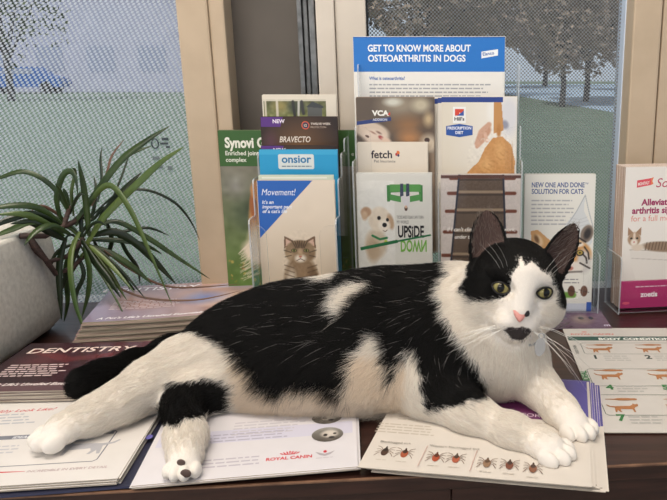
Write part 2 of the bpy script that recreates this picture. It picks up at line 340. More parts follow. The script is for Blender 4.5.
class Page:
    """one printed piece: a block of sheets w x h x t (mm) with prints on its face; page x right, y up, z out of the face"""
    def __init__(s, name, w, h, t, M, face=(240, 236, 228), label=None, cat='leaflet', group=None, sheets=0, bend=None, edges=None, jitter=0.6, seed=1, offs=None):
        s.w, s.h, s.t, s.M, s.bend = w, h, t, M, bend; s.parts = {}; s.z = 0.02; s.label, s.cat, s.group, s.name = label, cat, group, name
        rng = random.Random(seed)
        bm = bmesh.new(); nsh = max(1, sheets); th = t / nsh
        for i in range(nsh):
            last = i == nsh - 1; dx, dy = (0, 0) if last else (rng.gauss(0, jitter), rng.gauss(0, jitter))
            if offs and i < len(offs): dx, dy, da = offs[i]
            else: da = 0 if last else rng.gauss(0, .004)
            z1 = -th * (nsh - 1 - i); z0 = z1 - th * .92
            N = 14 if bend else 1
            rows = []
            for k in range(N + 1):
                x = w * k / N; row = []
                for (yy, zz) in ((0, z0), (0, z1), (h, z1), (h, z0)):
                    X, Y = x + dx, yy + dy; X, Y = X - da * (Y - h / 2), Y + da * (X - w / 2)
                    row.append(bm.verts.new(s.place(X, Y, zz)))
                rows.append(row)
            for k in range(N):
                A, Bq = rows[k], rows[k + 1]
                for j, mi in ((0, 1), (1, 0), (2, 1), (3, 1)):
                    f = bm.faces.new((A[j], Bq[j], Bq[(j + 1) % 4], A[(j + 1) % 4])[::-1]); f.material_index = mi if last or j != 1 else 0
            f = bm.faces.new(rows[0]); f.material_index = 1; f = bm.faces.new(rows[-1][::-1]); f.material_index = 1
        bmesh.ops.recalc_face_normals(bm, faces=bm.faces)
        pm = noisy('paper_%02x%02x%02x' % tuple(face), srgb(*face), srgb(*[max(0, c - 4) for c in face]), 40, .5)
        s.n = 0
        s.o = bm_obj(name, bm, mats=[pm, edges or paper_edge]); s.o.matrix_world = M
        tag(s.o, label, cat, group)
        if abs(M[2][2] - 1) < .01: FLAT.append(s)
    def place(s, x, y, z):
        if s.bend: z = z + s.bend(x / s.w, y / s.h)
        return Vector((x, y, z)) * .001
    def _add(s, part, verts, faces, m):
        P = s.parts.setdefault(part, ([], [], [], []))
        if m not in P[3]: P[3].append(m)
        k = len(P[0]); P[0].extend(verts); P[1].extend(tuple(i + k for i in f) for f in faces); P[2].extend([P[3].index(m)] * len(faces))
    def poly(s, pts, c, part='print'):
        s.z += .012; s._add(part, [s.place(x, y, s.z) for x, y in pts], [tuple(range(len(pts)))], ink(c)); return s
    def rect(s, x0, y0, x1, y1, c, part='print'):
        N = 14 if s.bend else 1; s.z += .012
        for k in range(N):
            a, b = x0 + (x1 - x0) * k / N, x0 + (x1 - x0) * (k + 1) / N
            s._add(part, [s.place(x, y, s.z) for x, y in ((a, y0), (b, y0), (b, y1), (a, y1))], [(0, 1, 2, 3)], ink(c))
        return s
    def ell(s, cx, cy, rx, ry, c, part='print', rot=0, n=22):
        return s.poly([(cx + rx * math.cos(a) * math.cos(rot) - ry * math.sin(a) * math.sin(rot), cy + rx * math.cos(a) * math.sin(rot) + ry * math.sin(a) * math.cos(rot)) for a in np.linspace(0, 2 * math.pi, n + 1)[:-1]], c, part)
    def stroke(s, pts, w, c, part='print'):
        s.z += .012
        for (x0, y0), (x1, y1) in zip(pts[:-1], pts[1:]):
            L = math.hypot(x1 - x0, y1 - y0) or 1; nx, ny = -(y1 - y0) / L * w / 2, (x1 - x0) / L * w / 2
            s._add(part, [s.place(*q, s.z) for q in ((x0 + nx, y0 + ny), (x0 - nx, y0 - ny), (x1 - nx, y1 - ny), (x1 + nx, y1 + ny))], [(0, 1, 2, 3)], ink(c))
        return s
    def frame(s, x0, y0, x1, y1, w, c, part='print', cut=0):
        return s.stroke([(x0 + cut, y0), (x1 - cut, y0), (x1, y0 + cut), (x1, y1 - cut), (x1 - cut, y1), (x0 + cut, y1), (x0, y1 - cut), (x0, y0 + cut), (x0 + cut, y0)], w, c, part)
    def text(s, t, x, y, c, part='lettering', size=None, width=None, hx=1.0, align='l', shear=0.0, bold=0.0, rot=0.0, flip=False):
        v, fs = glyphs(t, shear, bold); s.n += 1; part = f'{part}#{s.n}'
        if len(v) == 0: return s
        x0, x1 = v[:, 0].min(), v[:, 0].max(); k = (width / (x1 - x0)) if width else size * hx; ky = size if size else k
        X = (v[:, 0] - x0) * k; Y = v[:, 1] * ky; W = (x1 - x0) * k
        if flip: X, Y = X, -Y
        X = X - (W / 2 if align == 'c' else W if align == 'r' else 0); co, si = math.cos(rot), math.sin(rot); s.z += .012
        s._add(part, [s.place(x + a * co - b_ * si, y + a * si + b_ * co, s.z) for a, b_ in zip(X, Y)], fs, ink(c)); return s
    def lines(s, x0, y1, x1, n, pitch, c, part='small_print', hgt=.36, ragged=.2, seed=1):
        """paragraph too small to read: word-length dashes"""
        rng = random.Random(seed); s.z += .012; s.n += 1; part = f'{part}#{s.n}'
        for i in range(n):
            x = x0; y = y1 - i * pitch; xe = x1 - rng.random() * ragged * (x1 - x0)
            while x < xe:
                wl = rng.uniform(1.4, 4.6) * pitch * .45; xb = min(x + wl, xe)
                s._add(part, [s.place(*q, s.z) for q in ((x, y), (xb, y), (xb, y + pitch * hgt), (x, y + pitch * hgt))], [(0, 1, 2, 3)], ink(c)); x = xb + pitch * .28
        return s
    def photo(s, im, part='photo', m=None, clip=None):
        s.z += .012; nx, ny = im.nx, im.ny
        vs = np.stack([im.X.ravel(), im.Y.ravel(), np.full(im.X.size, s.z)], 1)
        if s.bend: vs[:, 2] += np.array([s.bend(a / s.w, b_ / s.h) for a, b_ in vs[:, :2]])
        i = np.arange(nx * ny).reshape(ny, nx); q = np.stack([i[:-1, :-1], i[:-1, 1:], i[1:, 1:], i[1:, :-1]], -1).reshape(-1, 4)
        if clip is not None:
            cx, cy = vs[q, 0].mean(1), vs[q, 1].mean(1); q = q[clip(cx, cy)]
        me = bpy.data.meshes.new(part); me.from_pydata((vs * .001).tolist(), [], q.tolist())
        c = np.clip(im.c.reshape(-1, 3) / 255., 0, 1); c = np.where(c <= .04045, c / 12.92, ((c + .055) / 1.055) ** 2.4)
        a = me.color_attributes.new('print', 'FLOAT_COLOR', 'POINT'); a.data.foreach_set('color', np.concatenate([c, np.ones((len(c), 1))], 1).astype(np.float32).ravel())
        me.materials.append(m or printed); o = bpy.data.objects.new(part, me); COL.objects.link(o); o.parent = s.o; return s
    def loc(s, px, py, z=None):
        v = s.M.inverted() @ at_z(px, py, s.M.translation.z if z is None else z); return v.x * 1000, v.y * 1000
    def done(s):
        for part, (v, f, ix, ms) in s.parts.items():
            mesh_obj(part.split('#')[0], v, f, parent=s.o, mats=ms, idx=ix)
        return s.o
def stand_M(px0, px1, py, Y, h_mm, lean=4.0, yaw=0.0, w=None):
    """matrix (and width in mm) of an upright page whose top edge spans px0..px1 at height py and distance Y"""
    a = at_y((px0 + px1) / 2, py, Y); w = (px1 - px0) * scale_at(a) * 1000 if w is None else w
    la, ya = math.radians(lean), math.radians(yaw)
    X = Vector((math.cos(ya), math.sin(ya), 0)); Up = Vector((-math.sin(ya) * math.sin(la), math.cos(ya) * math.sin(la), math.cos(la))); N = X.cross(Up)
    o = a - X * (w / 2000) - Up * (h_mm / 1000)
    return Matrix([[X[i], Up[i], N[i], o[i]] for i in range(3)] + [[0, 0, 0, 1]]), w
def flat_M(corner, yaw, z, ):                # page lying on the counter; corner = its lower left corner
    ya = math.radians(yaw); X = Vector((math.cos(ya), math.sin(ya), 0)); Y = Vector((-math.sin(ya), math.cos(ya), 0))
    return Matrix([[X[i], Y[i], (0, 0, 1)[i], (corner[0], corner[1], z)[i]] for i in range(3)] + [[0, 0, 0, 1]])
# ---------------------------------------------------------------- clear acrylic
acrylic = bpy.data.materials.new('clear_acrylic'); acrylic.use_nodes = True; n, l, b = nodes(acrylic); n.remove(b)
tr = n.new('ShaderNodeBsdfTransparent'); tr.inputs[0].default_value = (.99, .992, .994, 1); gl = n.new('ShaderNodeBsdfGlossy'); gl.inputs['Roughness'].default_value = .06
fr = n.new('ShaderNodeFresnel'); fr.inputs['IOR'].default_value = 1.35; mx = n.new('ShaderNodeMixShader')
mu = n.new('ShaderNodeMath'); mu.operation = 'MULTIPLY'; mu.inputs[1].default_value = .35; l.new(fr.outputs[0], mu.inputs[0]); l.new(mu.outputs[0], mx.inputs[0])
l.new(tr.outputs[0], mx.inputs[1]); l.new(gl.outputs[0], mx.inputs[2]); l.new(mx.outputs[0], n['Material Output'].inputs[0])
acrylic_edge = bpy.data.materials.new('acrylic_cut_edge'); acrylic_edge.use_nodes = True; n, l, b = nodes(acrylic_edge)
b.inputs['Base Color'].default_value = (*srgb(214, 222, 228), 1); b.inputs['Roughness'].default_value = .15
tr = n.new('ShaderNodeBsdfTransparent'); mx = n.new('ShaderNodeMixShader'); mx.inputs[0].default_value = .45
l.new(tr.outputs[0], mx.inputs[1]); l.new(b.outputs[0], mx.inputs[2]); l.new(mx.outputs[0], n['Material Output'].inputs[0])
def sheet_poly(bm, pts, axis, at, t):
    """extrude a 2-D outline: axis 'x' -> (y,z) outline of a side wall, axis 'y' -> (x,z) outline of a front panel"""
    def P(a, b_, d): return (at + d, a, b_) if axis == 'x' else (a, at + d, b_)
    A = [bm.verts.new(P(a, b_, 0)) for a, b_ in pts]; Bq = [bm.verts.new(P(a, b_, t)) for a, b_ in pts]
    f1 = bm.faces.new(A); f2 = bm.faces.new(Bq[::-1]); fs = [f1, f2]
    for i in range(len(pts)):
        f = bm.faces.new((A[i], A[(i + 1) % len(pts)], Bq[(i + 1) % len(pts)], Bq[i])); f.material_index = 1; fs.append(f)
    bmesh.ops.recalc_face_normals(bm, faces=fs)
def pocket_outline(w, z0, z1, cut, r=.012):
    """front panel with a wide thumb cut from the top"""
    x = w / 2; pts = [(-x, z0), (x, z0), (x, z1), (x - cut + r, z1)]
    pts += [(x - cut + r - r * math.sin(a), z1 - r + r * math.cos(a)) for a in (.5, 1.0, 1.57)]
    zb = z0 + (z1 - z0) * .25
    pts += [(x - cut, zb + r)] + [(x - cut - r + r * math.cos(a), zb + r - r * math.sin(a)) for a in (.5, 1.0, 1.57)]
    pts += [(-a, b_) for a, b_ in pts[3:][::-1]] + [(-x, z1)]
    return pts
def acrylic_part(name, bm, parent): return bm_obj(name, bm, mats=[acrylic, acrylic_edge], parent=parent)
# ================================================================ LEFT STAND: four tiers, one column
def holder(name, cx, y0, tiers, w, label, yaw=0, dividers=(), cat='leaflet holder', t=.002, depth=.034):
    """tiers = [(y of the front panel, floor z, top z of the side wall there, panel top z, thumb cut width or 0)], front to back"""
    o = empty(name, (cx, y0, 0.0), (0, 0, math.radians(yaw)))
    prof = [(tiers[0][0], 0.001)]
    for i, (y, zf, zs, zp, cut) in enumerate(tiers):
        ye = tiers[i + 1][0] - .0005 if i + 1 < len(tiers) else y + depth
        r = .006; prof += [(y, zs - r), (y + r * .3, zs - r * .3), (y + r, zs), (ye, zs)]
    prof += [(tiers[-1][0] + depth, 0.001)]
    for s in (-1, 1):
        bm = bmesh.new(); sheet_poly(bm, prof, 'x', (w / 2) * s - (t if s > 0 else 0), t); acrylic_part('side_panel', bm, o)
    for y, zf, zs, zp, cut in tiers:
        x = w / 2 - t * 1.1
        bm = bmesh.new()
        pts = pocket_outline(2 * x, max(zf, .0012), zp, cut) if cut else [(-x, max(zf, .0012)), (x, max(zf, .0012)), (x, zp), (-x, zp)]
        sheet_poly(bm, pts, 'y', y, t); acrylic_part('front_panel', bm, o)
        bm = bmesh.new(); add_box(bm, (0, y + .0185, zf + .001), (2 * x, .030, .0018)); acrylic_part('tier_floor', bm, o)
    yb = tiers[-1][0] + depth + .0005; x = w / 2
    bm = bmesh.new(); sheet_poly(bm, [(-x, .001), (x, .001), (x, tiers[-1][2] + .01), (-x, tiers[-1][2] + .01)], 'y', yb, t); acrylic_part('back_panel', bm, o)
    for dx, yy0, yy1, z1 in dividers:
        bm = bmesh.new(); sheet_poly(bm, [(yy0, .003), (yy0, z1), (yy1, z1), (yy1, .003)], 'x', dx, t); acrylic_part('divider', bm, o)
    return tag(o, label, cat)
LS = 'leaflets in the left clear stand'
lx = at_y(296, 250, .88).x
holder('brochure_stand', lx, .868, [(0, .003, .168, .160, .020), (.030, .030, .215, .19, 0), (.060, .062, .245, .215, 0), (.090, .095, .262, .235, 0)], .112,
       'clear acrylic four-tier leaflet stand with the blue Movement leaflet in front')
# Movement leaflet
M, w = stand_M(257, 334, 180.5, .893, 205, lean=3)
p = Page('leaflet', w, 205, 2.2, M, (226, 214, 198), 'blue and beige Movement leaflet with a tabby cat, frontmost in the left stand', group=LS, sheets=4)
im = Img(0, 0, w, 205, 160, (222, 206, 184)).grad(1.57, (206, 186, 160), (228, 214, 196)).noise(1.5, 12)
cx, cy = w * .52, 112
K = lambda *a, **k: im.ell(*a, **k)
K(cx, cy - 42, 25, 42, (140, 116, 90), soft=.2); K(cx - 13, cy - 46, 10, 30, (206, 192, 172), soft=.5); K(cx + 15, cy - 44, 10, 32, (118, 94, 70), soft=.5); K(cx + 2, cy - 36, 8, 26, (150, 124, 96), soft=.7)
for s in (-1, 1):
    im.poly([(cx + s * 21, cy + 4), (cx + s * 20, cy + 21), (cx + s * 5, cy + 13)], (118, 92, 70)); im.poly([(cx + s * 18.5, cy + 7), (cx + s * 18, cy + 17), (cx + s * 9, cy + 12)], (206, 172, 152))
K(cx, cy, 21.5, 16.5, (146, 122, 94), soft=.14); K(cx, cy + 9, 15, 7, (112, 90, 66), soft=.7); K(cx - 14, cy - 5, 7, 8, (170, 146, 116), soft=.7); K(cx + 14, cy - 5, 7, 8, (128, 104, 78), soft=.7)
K(cx, cy - 9, 9.5, 7, (224, 212, 196), soft=.5); K(cx, cy - 1, 4, 9, (176, 148, 116), soft=.6)
for dx in (-10, -6.5, -3, 0, 3, 6.5, 10): im.line([(cx + dx * .55, cy + 5), (cx + dx, cy + 14)], 1.2, (60, 46, 34), .75)
for s in (-1, 1):
    im.line([(cx + s * 12, cy - 1), (cx + s * 21, cy + 2)], 1.3, (70, 54, 40), .8); im.line([(cx + s * 12, cy - 5), (cx + s * 20, cy - 7)], 1.2, (70, 54, 40), .8)
    K(cx + s * 8, cy + 1.5, 4.2, 2.9, (46, 36, 28), soft=.3); K(cx + s * 8, cy + 1.5, 3.1, 2.2, (150, 146, 84), soft=.3); K(cx + s * 8, cy + 1.5, 1.2, 2.1, (10, 10, 8), soft=.4)
    for k in range(6): im.line([(cx + s * 9, cy - 22 - k * 6), (cx + s * 21, cy - 18 - k * 6)], 1.7, (84, 64, 48), .55)
    K(cx + s * 10, cy - 60, 9, 8, (222, 208, 188), soft=.35)
im.poly([(cx - 2.8, cy - 5.5), (cx + 2.8, cy - 5.5), (cx, cy - 8.5)], (190, 112, 98)); im.line([(cx - 5, cy - 12), (cx, cy - 9.5), (cx + 5, cy - 12)], .9, (84, 60, 50)); im.noise(4, 2, (np.hypot((im.X - cx) / 25, (im.Y - cy + 25) / 55) < 1).astype(float))
p.photo(im, 'cover_photo')
p.poly([(0, 205), (w * .72, 205), (0, 205 - 75)], (40, 98, 182)); 
p.text('Movement!', 5, 186, (232, 236, 244), 'headline', width=44, size=12, shear=.25)
for i, s_ in enumerate(("It's an", "important part", "of a cat's life")): p.text(s_, 5, 175 - i * 6, (232, 236, 244), 'headline', size=6.4, bold=.02, shear=.2)
p.done()
M, w = stand_M(258.5, 333, 175.5, .8975, 205, lean=3)
p = Page('leaflet', w, 205, 1.6, M, (206, 216, 196), 'pale green leaflet showing only its top edge behind the Movement leaflet', group=LS, sheets=3)
p.rect(4, 201, w - 8, 203.2, (228, 230, 218)).done()
M, w = stand_M(259, 337, 150, .922, 205, lean=3)
p = Page('leaflet', w, 205, 3.0, M, (38, 156, 206), 'bright blue leaflet with a white name panel, behind the Movement leaflet', group=LS, sheets=5)
p.rect(0, 0, w, 205, (38, 154, 204)); p.rect(0, 199, w, 205, (58, 168, 214)); p.poly([(26, 180), (70, 180), (71.5, 181.5), (71.5, 198), (70, 199.5), (26, 199.5), (24.5, 198), (24.5, 181.5)], (216, 222, 220), 'logo_panel')
p.text('onsior', 29, 188.5, (34, 116, 166), 'logo', width=39, size=14, bold=.025); p.lines(29, 183, 68, 1, 3, (120, 140, 150), hgt=.5, ragged=0); p.done()
def bravecto(px0, px1, py, Y, label, full):
    M, w = stand_M(px0, px1, py, Y, 205, lean=3)
    p = Page('leaflet', w, 205, 2.4, M, (60, 40, 30), label, group=LS, sheets=4, edges=mat('dark_paper_edge', srgb(70, 52, 44), .7))
    im = Img(0, 120, w, 205, 100, (40, 28, 24)).ell(w * .5, 160, 62, 62, (128, 92, 58), soft=1.0).ell(w * .12, 165, 14, 30, (104, 62, 92), soft=1.0, a=.7)
    p.photo(im, 'cover_photo'); p.poly([(0, 205), (30, 205), (26, 192), (0, 192)], (88, 48, 128)); p.text('NEW', 16, 197, (236, 226, 240), 'lettering', size=7, bold=.03)
    if full:
        p.text('BRAVECTO', 24, 171.5, (236, 226, 214), 'logo', width=42, size=11, bold=.012, shear=.25); p.lines(24, 165, 44, 1, 3, (170, 130, 100))
        p.ell(60, 194, 5.4, 5.4, (214, 96, 60), 'logo'); p.ell(60, 194, 4.2, 4.2, (60, 60, 96), 'logo'); p.ell(60, 194, 3.0, 3.0, (50, 36, 30), 'logo'); p.text('12', 60, 192.3, (240, 230, 220), 'logo', size=4.6, align='c', bold=.02)
        p.text('TWELVE WEEK', 67, 194.6, (226, 214, 202), 'lettering', size=4.0, bold=.02); p.text('PROTECTION', 67, 190.3, (200, 180, 164), 'lettering', size=3.4)
    return p.done()
bravecto(261, 336, 145.8, .930, 'brown leaflet showing only a strip with a purple corner above the bright blue leaflet', False)
bravecto(260.5, 337, 117, .957, 'dark brown leaflet with a purple NEW corner and white name, below the garden photo', True)
M, w = stand_M(262, 336, 95, .984, 205, lean=3)
p = Page('leaflet', w, 205, 2.4, M, (226, 218, 202), 'photo leaflet of a garden with a grey shed, highest in the left stand', group=LS, sheets=3)
im = Img(1.5, 150, w * .86, 199, 130, (120, 124, 84)).grad(1.57, (150, 158, 96), (96, 98, 66), .3, .9).noise(16, 3)
im.ell(24, 190, 16, 12, (150, 138, 84), soft=.8).ell(46, 189, 15, 12, (70, 76, 60), soft=.6).line([(4, 199), (4, 171)], 2.6, (206, 198, 178)).line([(20, 199), (20, 172)], 3.4, (206, 198, 178)).line([(0, 198), (90, 198)], 2.2, (214, 208, 190))
im.poly([(62, 172), (62, 190), (69, 196), (82, 190), (82, 172)], (92, 94, 92)).poly([(60, 189), (69, 196.5), (84, 190), (84, 187)], (64, 68, 70)).line([(42, 196), (44, 176)], 4, (52, 52, 50)).line([(50, 196), (49, 178)], 3, (196, 194, 186)).line([(54, 196), (56, 180)], 4, (60, 60, 60))
p.photo(im, 'cover_photo'); p.done()
# ================================================================ SHEET BEHIND THE LEFT STAND
M, w = stand_M(217.5, 364, 130.5, 1.012, 270, lean=2)
p = Page('poster_sheet', w, 270, 1.2, M, (90, 110, 70), 'green-topped sheet with a long-haired dog, standing behind the left stand', 'sheet', sheets=2)
im = Img(0, 0, w, 270, 150, (70, 84, 60)).grad(1.57, (86, 120, 46), (128, 122, 112), .1, .85).ell(60, 150, 60, 40, (52, 66, 48), soft=.9).ell(20, 190, 30, 26, (142, 140, 132), soft=1).noise(7, 7)
g = np.random.default_rng(3)
for _ in range(160):
    im.ell(g.uniform(0, w), g.uniform(0, 80), g.uniform(1.5, 4), g.uniform(1, 2.5), tuple(g.choice([(176, 150, 60), (196, 172, 90), (120, 130, 50), (150, 96, 40)])), rot=g.uniform(0, 3), soft=.4, a=.8)
im.ell(56, 128, 22, 66, (196, 146, 92), soft=.2).ell(46, 162, 8, 24, (164, 98, 52), soft=.3).ell(54, 184, 14, 18, (200, 140, 86), soft=.25).ell(58, 150, 12, 30, (214, 168, 116), soft=.7).ell(48, 100, 20, 38, (226, 208, 180), soft=.45).ell(38, 92, 16, 22, (230, 216, 194), rot=.6, soft=.6)
for k in range(30): im.line([(46 + g.uniform(-8, 8), 118 - k * 2), (22 + g.uniform(-4, 8), 96 - k * 1.6)], 1.2, (232, 218, 198), .6)
p.photo(im, 'cover_photo'); p.rect(0, 219, w, 270, (58, 98, 46)); p.text('Synovi G4', 9, 246, (236, 236, 224), 'headline', size=20, hx=.80, bold=.04)
p.text('Enriched joint health to', 9, 235, (230, 232, 220), 'headline', size=8.6, bold=.022); p.text('complex', 9, 225.5, (230, 232, 220), 'headline', size=8.6, bold=.022)
p.text('e to', w - 19, 234, (206, 214, 196), 'headline', size=8.6); p.done()
# ================================================================ CENTRE STAND
cxs = at_y(438.5, 250, .93).x
holder('brochure_stand', cxs, .910, [(0, .003, .236, .221, 0), (.034, .05, .279, .279, .019), (.078, .095, .360, .360, .021)], .2225,
       'large clear acrylic two-column leaflet stand holding the blue arthritis sheet', dividers=((.0, .004, .076, .2),))
CS = 'leaflets in the large clear stand'
# top sheet pad
M, w = stand_M(353, 505, 36.8, 1.012, 279, lean=3)
p = Page('information_sheet', w, 279, 3.4, M, (238, 236, 230), 'white sheet with blue header about osteoarthritis in dogs, highest in the large stand', 'sheet', sheets=5)
p.rect(0, 232, w, 279, (28, 116, 200)); p.rect(0, 277.6, w, 279, (20, 92, 172))
p.text('GET TO KNOW MORE ABOUT', 20, 259.5, (240, 244, 248), 'headline', width=143, size=12.6, bold=.028); p.text('OSTEOARTHRITIS IN DOGS', 20, 246, (240, 244, 248), 'headline', width=136, size=12.6, bold=.028)
p.poly([(178, 250), (201, 254), (201, 262.5), (178, 259)], (240, 244, 248), 'logo'); p.text('Elanco', 180, 253.6, (28, 90, 170), 'logo', size=6.2, rot=.12, bold=.02)
p.text('What is osteoarthritis?', 21, 221, (40, 100, 180), 'lettering', width=50, size=6.5, bold=.02); p.lines(21, 213.5, 196, 4, 5.2, (168, 170, 174), seed=4, ragged=.12); p.lines(21, 180, 196, 14, 5.2, (130, 134, 140), seed=5); p.done()
# VCA
M, w = stand_M(356, 434, 97.5, .972, 215, lean=3)
p = Page('leaflet', w, 215, 3.0, M, (150, 130, 110), 'brown photo leaflet of a resting dog, behind the cream leaflet in the large stand', group=CS, sheets=5)
im = Img(0, 140, w, 215, 120, (96, 84, 74)).ell(60, 205, 40, 24, (150, 138, 120), soft=.8).ell(50, 209, 17, 8, (206, 206, 194), soft=.7).ell(88, 205, 18, 14, (190, 180, 156), soft=.7).ell(70, 178, 34, 20, (146, 108, 74), soft=.9).ell(96, 165, 20, 22, (96, 80, 66), soft=.8).ell(72, 160, 24, 16, (178, 128, 84), soft=.8).ell(98, 186, 10, 14, (190, 168, 132), soft=.8)
im.ell(20, 170, 28, 14, (208, 190, 172), rot=-.25, soft=.25).ell(26, 160, 22, 14, (222, 204, 188), rot=-.3, soft=.4).ell(14, 163, 3.2, 1.6, (90, 60, 52), rot=-.5).ell(22, 168, 7, 1.6, (150, 110, 96), rot=-.5, soft=.8).ell(33, 161, 5.5, 3.0, (160, 70, 70), rot=-.6, soft=.4).ell(30, 168, 6, 2, (120, 90, 80), rot=-.5, soft=.8).ell(40, 157, 10, 5, (226, 200, 180), rot=-.4, soft=.5).ell(98, 152, 16, 18, (206, 190, 168), soft=.6).ell(96, 158, 4, 3.5, (70, 50, 46))
p.photo(im, 'cover_photo'); p.text('VCA', 21, 191, (240, 238, 232), 'logo', size=9.5, hx=1.15, bold=.05); p.poly([(42, 191.5), (46, 196), (46, 191.5)], (206, 60, 50), 'logo'); p.poly([(0, 178), (47, 184), (47, 189), (0, 183)], (44, 62, 120)); p.text('ADDISON', 22, 184, (220, 224, 236), 'lettering', size=4.4, bold=.02); p.done()
# fetch
M, w = stand_M(357.5, 427.5, 142.5, .958, 200, lean=3)
p = Page('leaflet', w, 200, 2.0, M, (232, 222, 206), 'plain cream leaflet with dark lettering, standing behind the UPSIDE DOWN leaflet', group=CS, sheets=3)
p.text('fetch', 18, 179, (40, 32, 44), 'logo', size=14.5, bold=.022); p.ell(55, 186.5, 2.0, 2.6, (226, 120, 60), 'logo', rot=.5); p.ell(52.5, 184, 1.5, 2.2, (180, 60, 70), 'logo'); p.ell(55.2, 182.6, 1.4, 1.9, (50, 40, 90), 'logo')
p.text('Pet Insurance', 22, 173, (60, 52, 60), 'lettering', size=5.4); p.done()
# UPSIDE DOWN
M, w = stand_M(356.5, 431.5, 173, .922, 215, lean=3)
p = Page('leaflet', w, 215, 2.4, M, (222, 220, 212), 'white UPSIDE DOWN leaflet with a fluffy puppy and an upturned green sofa', group=CS, sheets=4)
k_ = w / 75.0
fy = lambda y: 62 + .72 * y
im = Img(0, 60, w * .50, 205, 110, (226, 224, 216)).grad(0, (224, 222, 214), (230, 228, 222))
fx = lambda x: x * k_
im.ell(fx(18), 120, fx(13), 24, (206, 190, 168), soft=.3).ell(fx(15), 112, fx(9), 22, (188, 166, 140), soft=.5)
im.ell(fx(22), 153, fx(12.5), 19, (224, 210, 190), soft=.2).ell(fx(8.5), 163, fx(6.5), 8, (176, 140, 108), rot=.5, soft=.35).ell(fx(7), 158, fx(4), 8, (196, 166, 136), soft=.5).ell(fx(33), 150, fx(4.2), 13, (186, 156, 126), rot=.2, soft=.4).ell(fx(26.5), 145, fx(7.5), 10, (236, 226, 210), soft=.35)
im.ell(fx(21.5), 155, fx(2.0), 2.9, (24, 18, 16)).ell(fx(30), 152.5, fx(1.6), 2.6, (24, 18, 16)).ell(fx(27), 145.5, fx(2.5), 3.3, (20, 16, 18)).line([(fx(25.5), 138), (fx(27.5), 136.5), (fx(29.5), 138.5)], .9, (110, 84, 70))
im.line([(fx(14.5), 131), (fx(22), 126), (fx(29), 128)], 3.0, (40, 120, 70)).ell(fx(28), 122, fx(2.2), 4, (170, 196, 70), soft=.4).noise(3, 3)
p.photo(im, 'cover_photo')
GR = (34, 112, 66)
sofa = lambda *a: p.poly([(fx(x), y + 11) for x, y in a[0]], a[1], 'sofa_picture')
sofa([(30, 188), (66, 188), (66, 166), (63, 166), (62, 180), (34, 178), (33, 166), (30, 166)], (58, 126, 58)); sofa([(33, 176), (44, 173), (44, 165), (33, 168)], (76, 146, 70)); sofa([(52, 173), (64, 176), (64, 168), (52, 165)], (76, 146, 70)); sofa([(33, 189), (64, 189), (64, 179), (33, 179)], (84, 152, 72))
for x0 in (43.5, 49.5): sofa([(x0, 190), (x0 + 3, 190), (x0 + 3.2, 174), (x0 - .4, 172)], (52, 58, 84))
sofa([(44, 173), (53, 173), (53, 163), (50, 158), (46, 163)], (216, 212, 214)); p.ell(fx(49), 168, 2.2, 3.6, (92, 62, 46), 'sofa_picture'); p.ell(fx(49), 170, 1.8, 2, (214, 176, 150), 'sofa_picture')
p.text('TICKS AND FLEAS CAN TURN', fx(39.5), 154, (70, 70, 70), 'lettering', width=fx(27), size=6.0); p.text('MY WORLD', fx(39.5), 147.5, (70, 70, 70), 'lettering', width=fx(12), size=6.0)
p.text('UPSiDE', fx(40.5), 129, (24, 24, 26), 'headline', width=fx(26.5), size=22, bold=.03); p.text('DOWN', fx(43), 124.5, (120, 178, 74), 'headline', width=fx(26.5), size=22, flip=True, bold=.03)
p.stroke([(fx(2), 114), (fx(74), 132)], 2.4, GR); p.stroke([(fx(2), 113), (fx(40), 123.5)], 4.4, GR); p.rect(0, 0, w, 84, (214, 216, 210)); p.text('IT HAPPENS ON', fx(18), 73, (60, 80, 70), 'lettering', width=fx(38), size=8, bold=.02); p.done()
# Hill's
def hills(dx, dY, label):
    M, w = stand_M(441.5 - dx, 517 - dx, 97 + dx * .22, .975 + dY, 215, lean=3)
    return Page('booklet', w, 215, 1.9, M, (232, 226, 214), label, 'booklet', CS, sheets=2), w
p, w = hills(7.4, .0068, 'blue-topped white booklet, hindmost of the three overlapping in the large stand'); p.rect(0, 208, w, 215, (40, 66, 140)).done()
p, w = hills(3.8, .0034, 'blue-topped white booklet, the middle of the three overlapping in the large stand'); p.rect(0, 208, w, 215, (40, 66, 140)).done()
p, w = hills(0, 0, 'white booklet with a hand stroking a ginger cat, front of its pile')
im = Img(0, 100, w, 215, 130, (226, 220, 206)).grad(0, (224, 216, 200), (236, 232, 224), .1, .8)
m_ = w / 76.0; hx_ = lambda x: (x - 4) * m_
im.ell(hx_(72), 190, hx_(16), 34, (216, 216, 220), soft=.5).ell(hx_(56), 196, hx_(12), 24, (238, 236, 230), soft=.6).ell(hx_(68), 178, hx_(9), 8, (150, 152, 168), rot=.5, soft=.5)
im.poly([(hx_(56.5), 215), (hx_(64), 215), (hx_(67), 170), (hx_(57), 166)], (196, 144, 88)).ell(hx_(62), 170, hx_(7), 12, (186, 130, 74), soft=.5)
im.poly([(hx_(24), 100), (hx_(31), 114), (hx_(42), 128), (hx_(48), 146), (hx_(56), 160), (hx_(66), 162), (hx_(75), 150), (hx_(79), 128), (hx_(78), 100)], (204, 150, 92)).ell(hx_(64), 140, hx_(12), 22, (216, 166, 108), soft=.8).ell(hx_(50), 122, hx_(14), 16, (220, 172, 114), soft=.9).ell(hx_(76), 128, hx_(5), 30, (176, 124, 72), soft=.8)
for k in range(9): im.line([(hx_(36 + k * 4), 104 + k * 5), (hx_(44 + k * 3.4), 100 + k * 5)], 2.2, (176, 120, 66), .35)
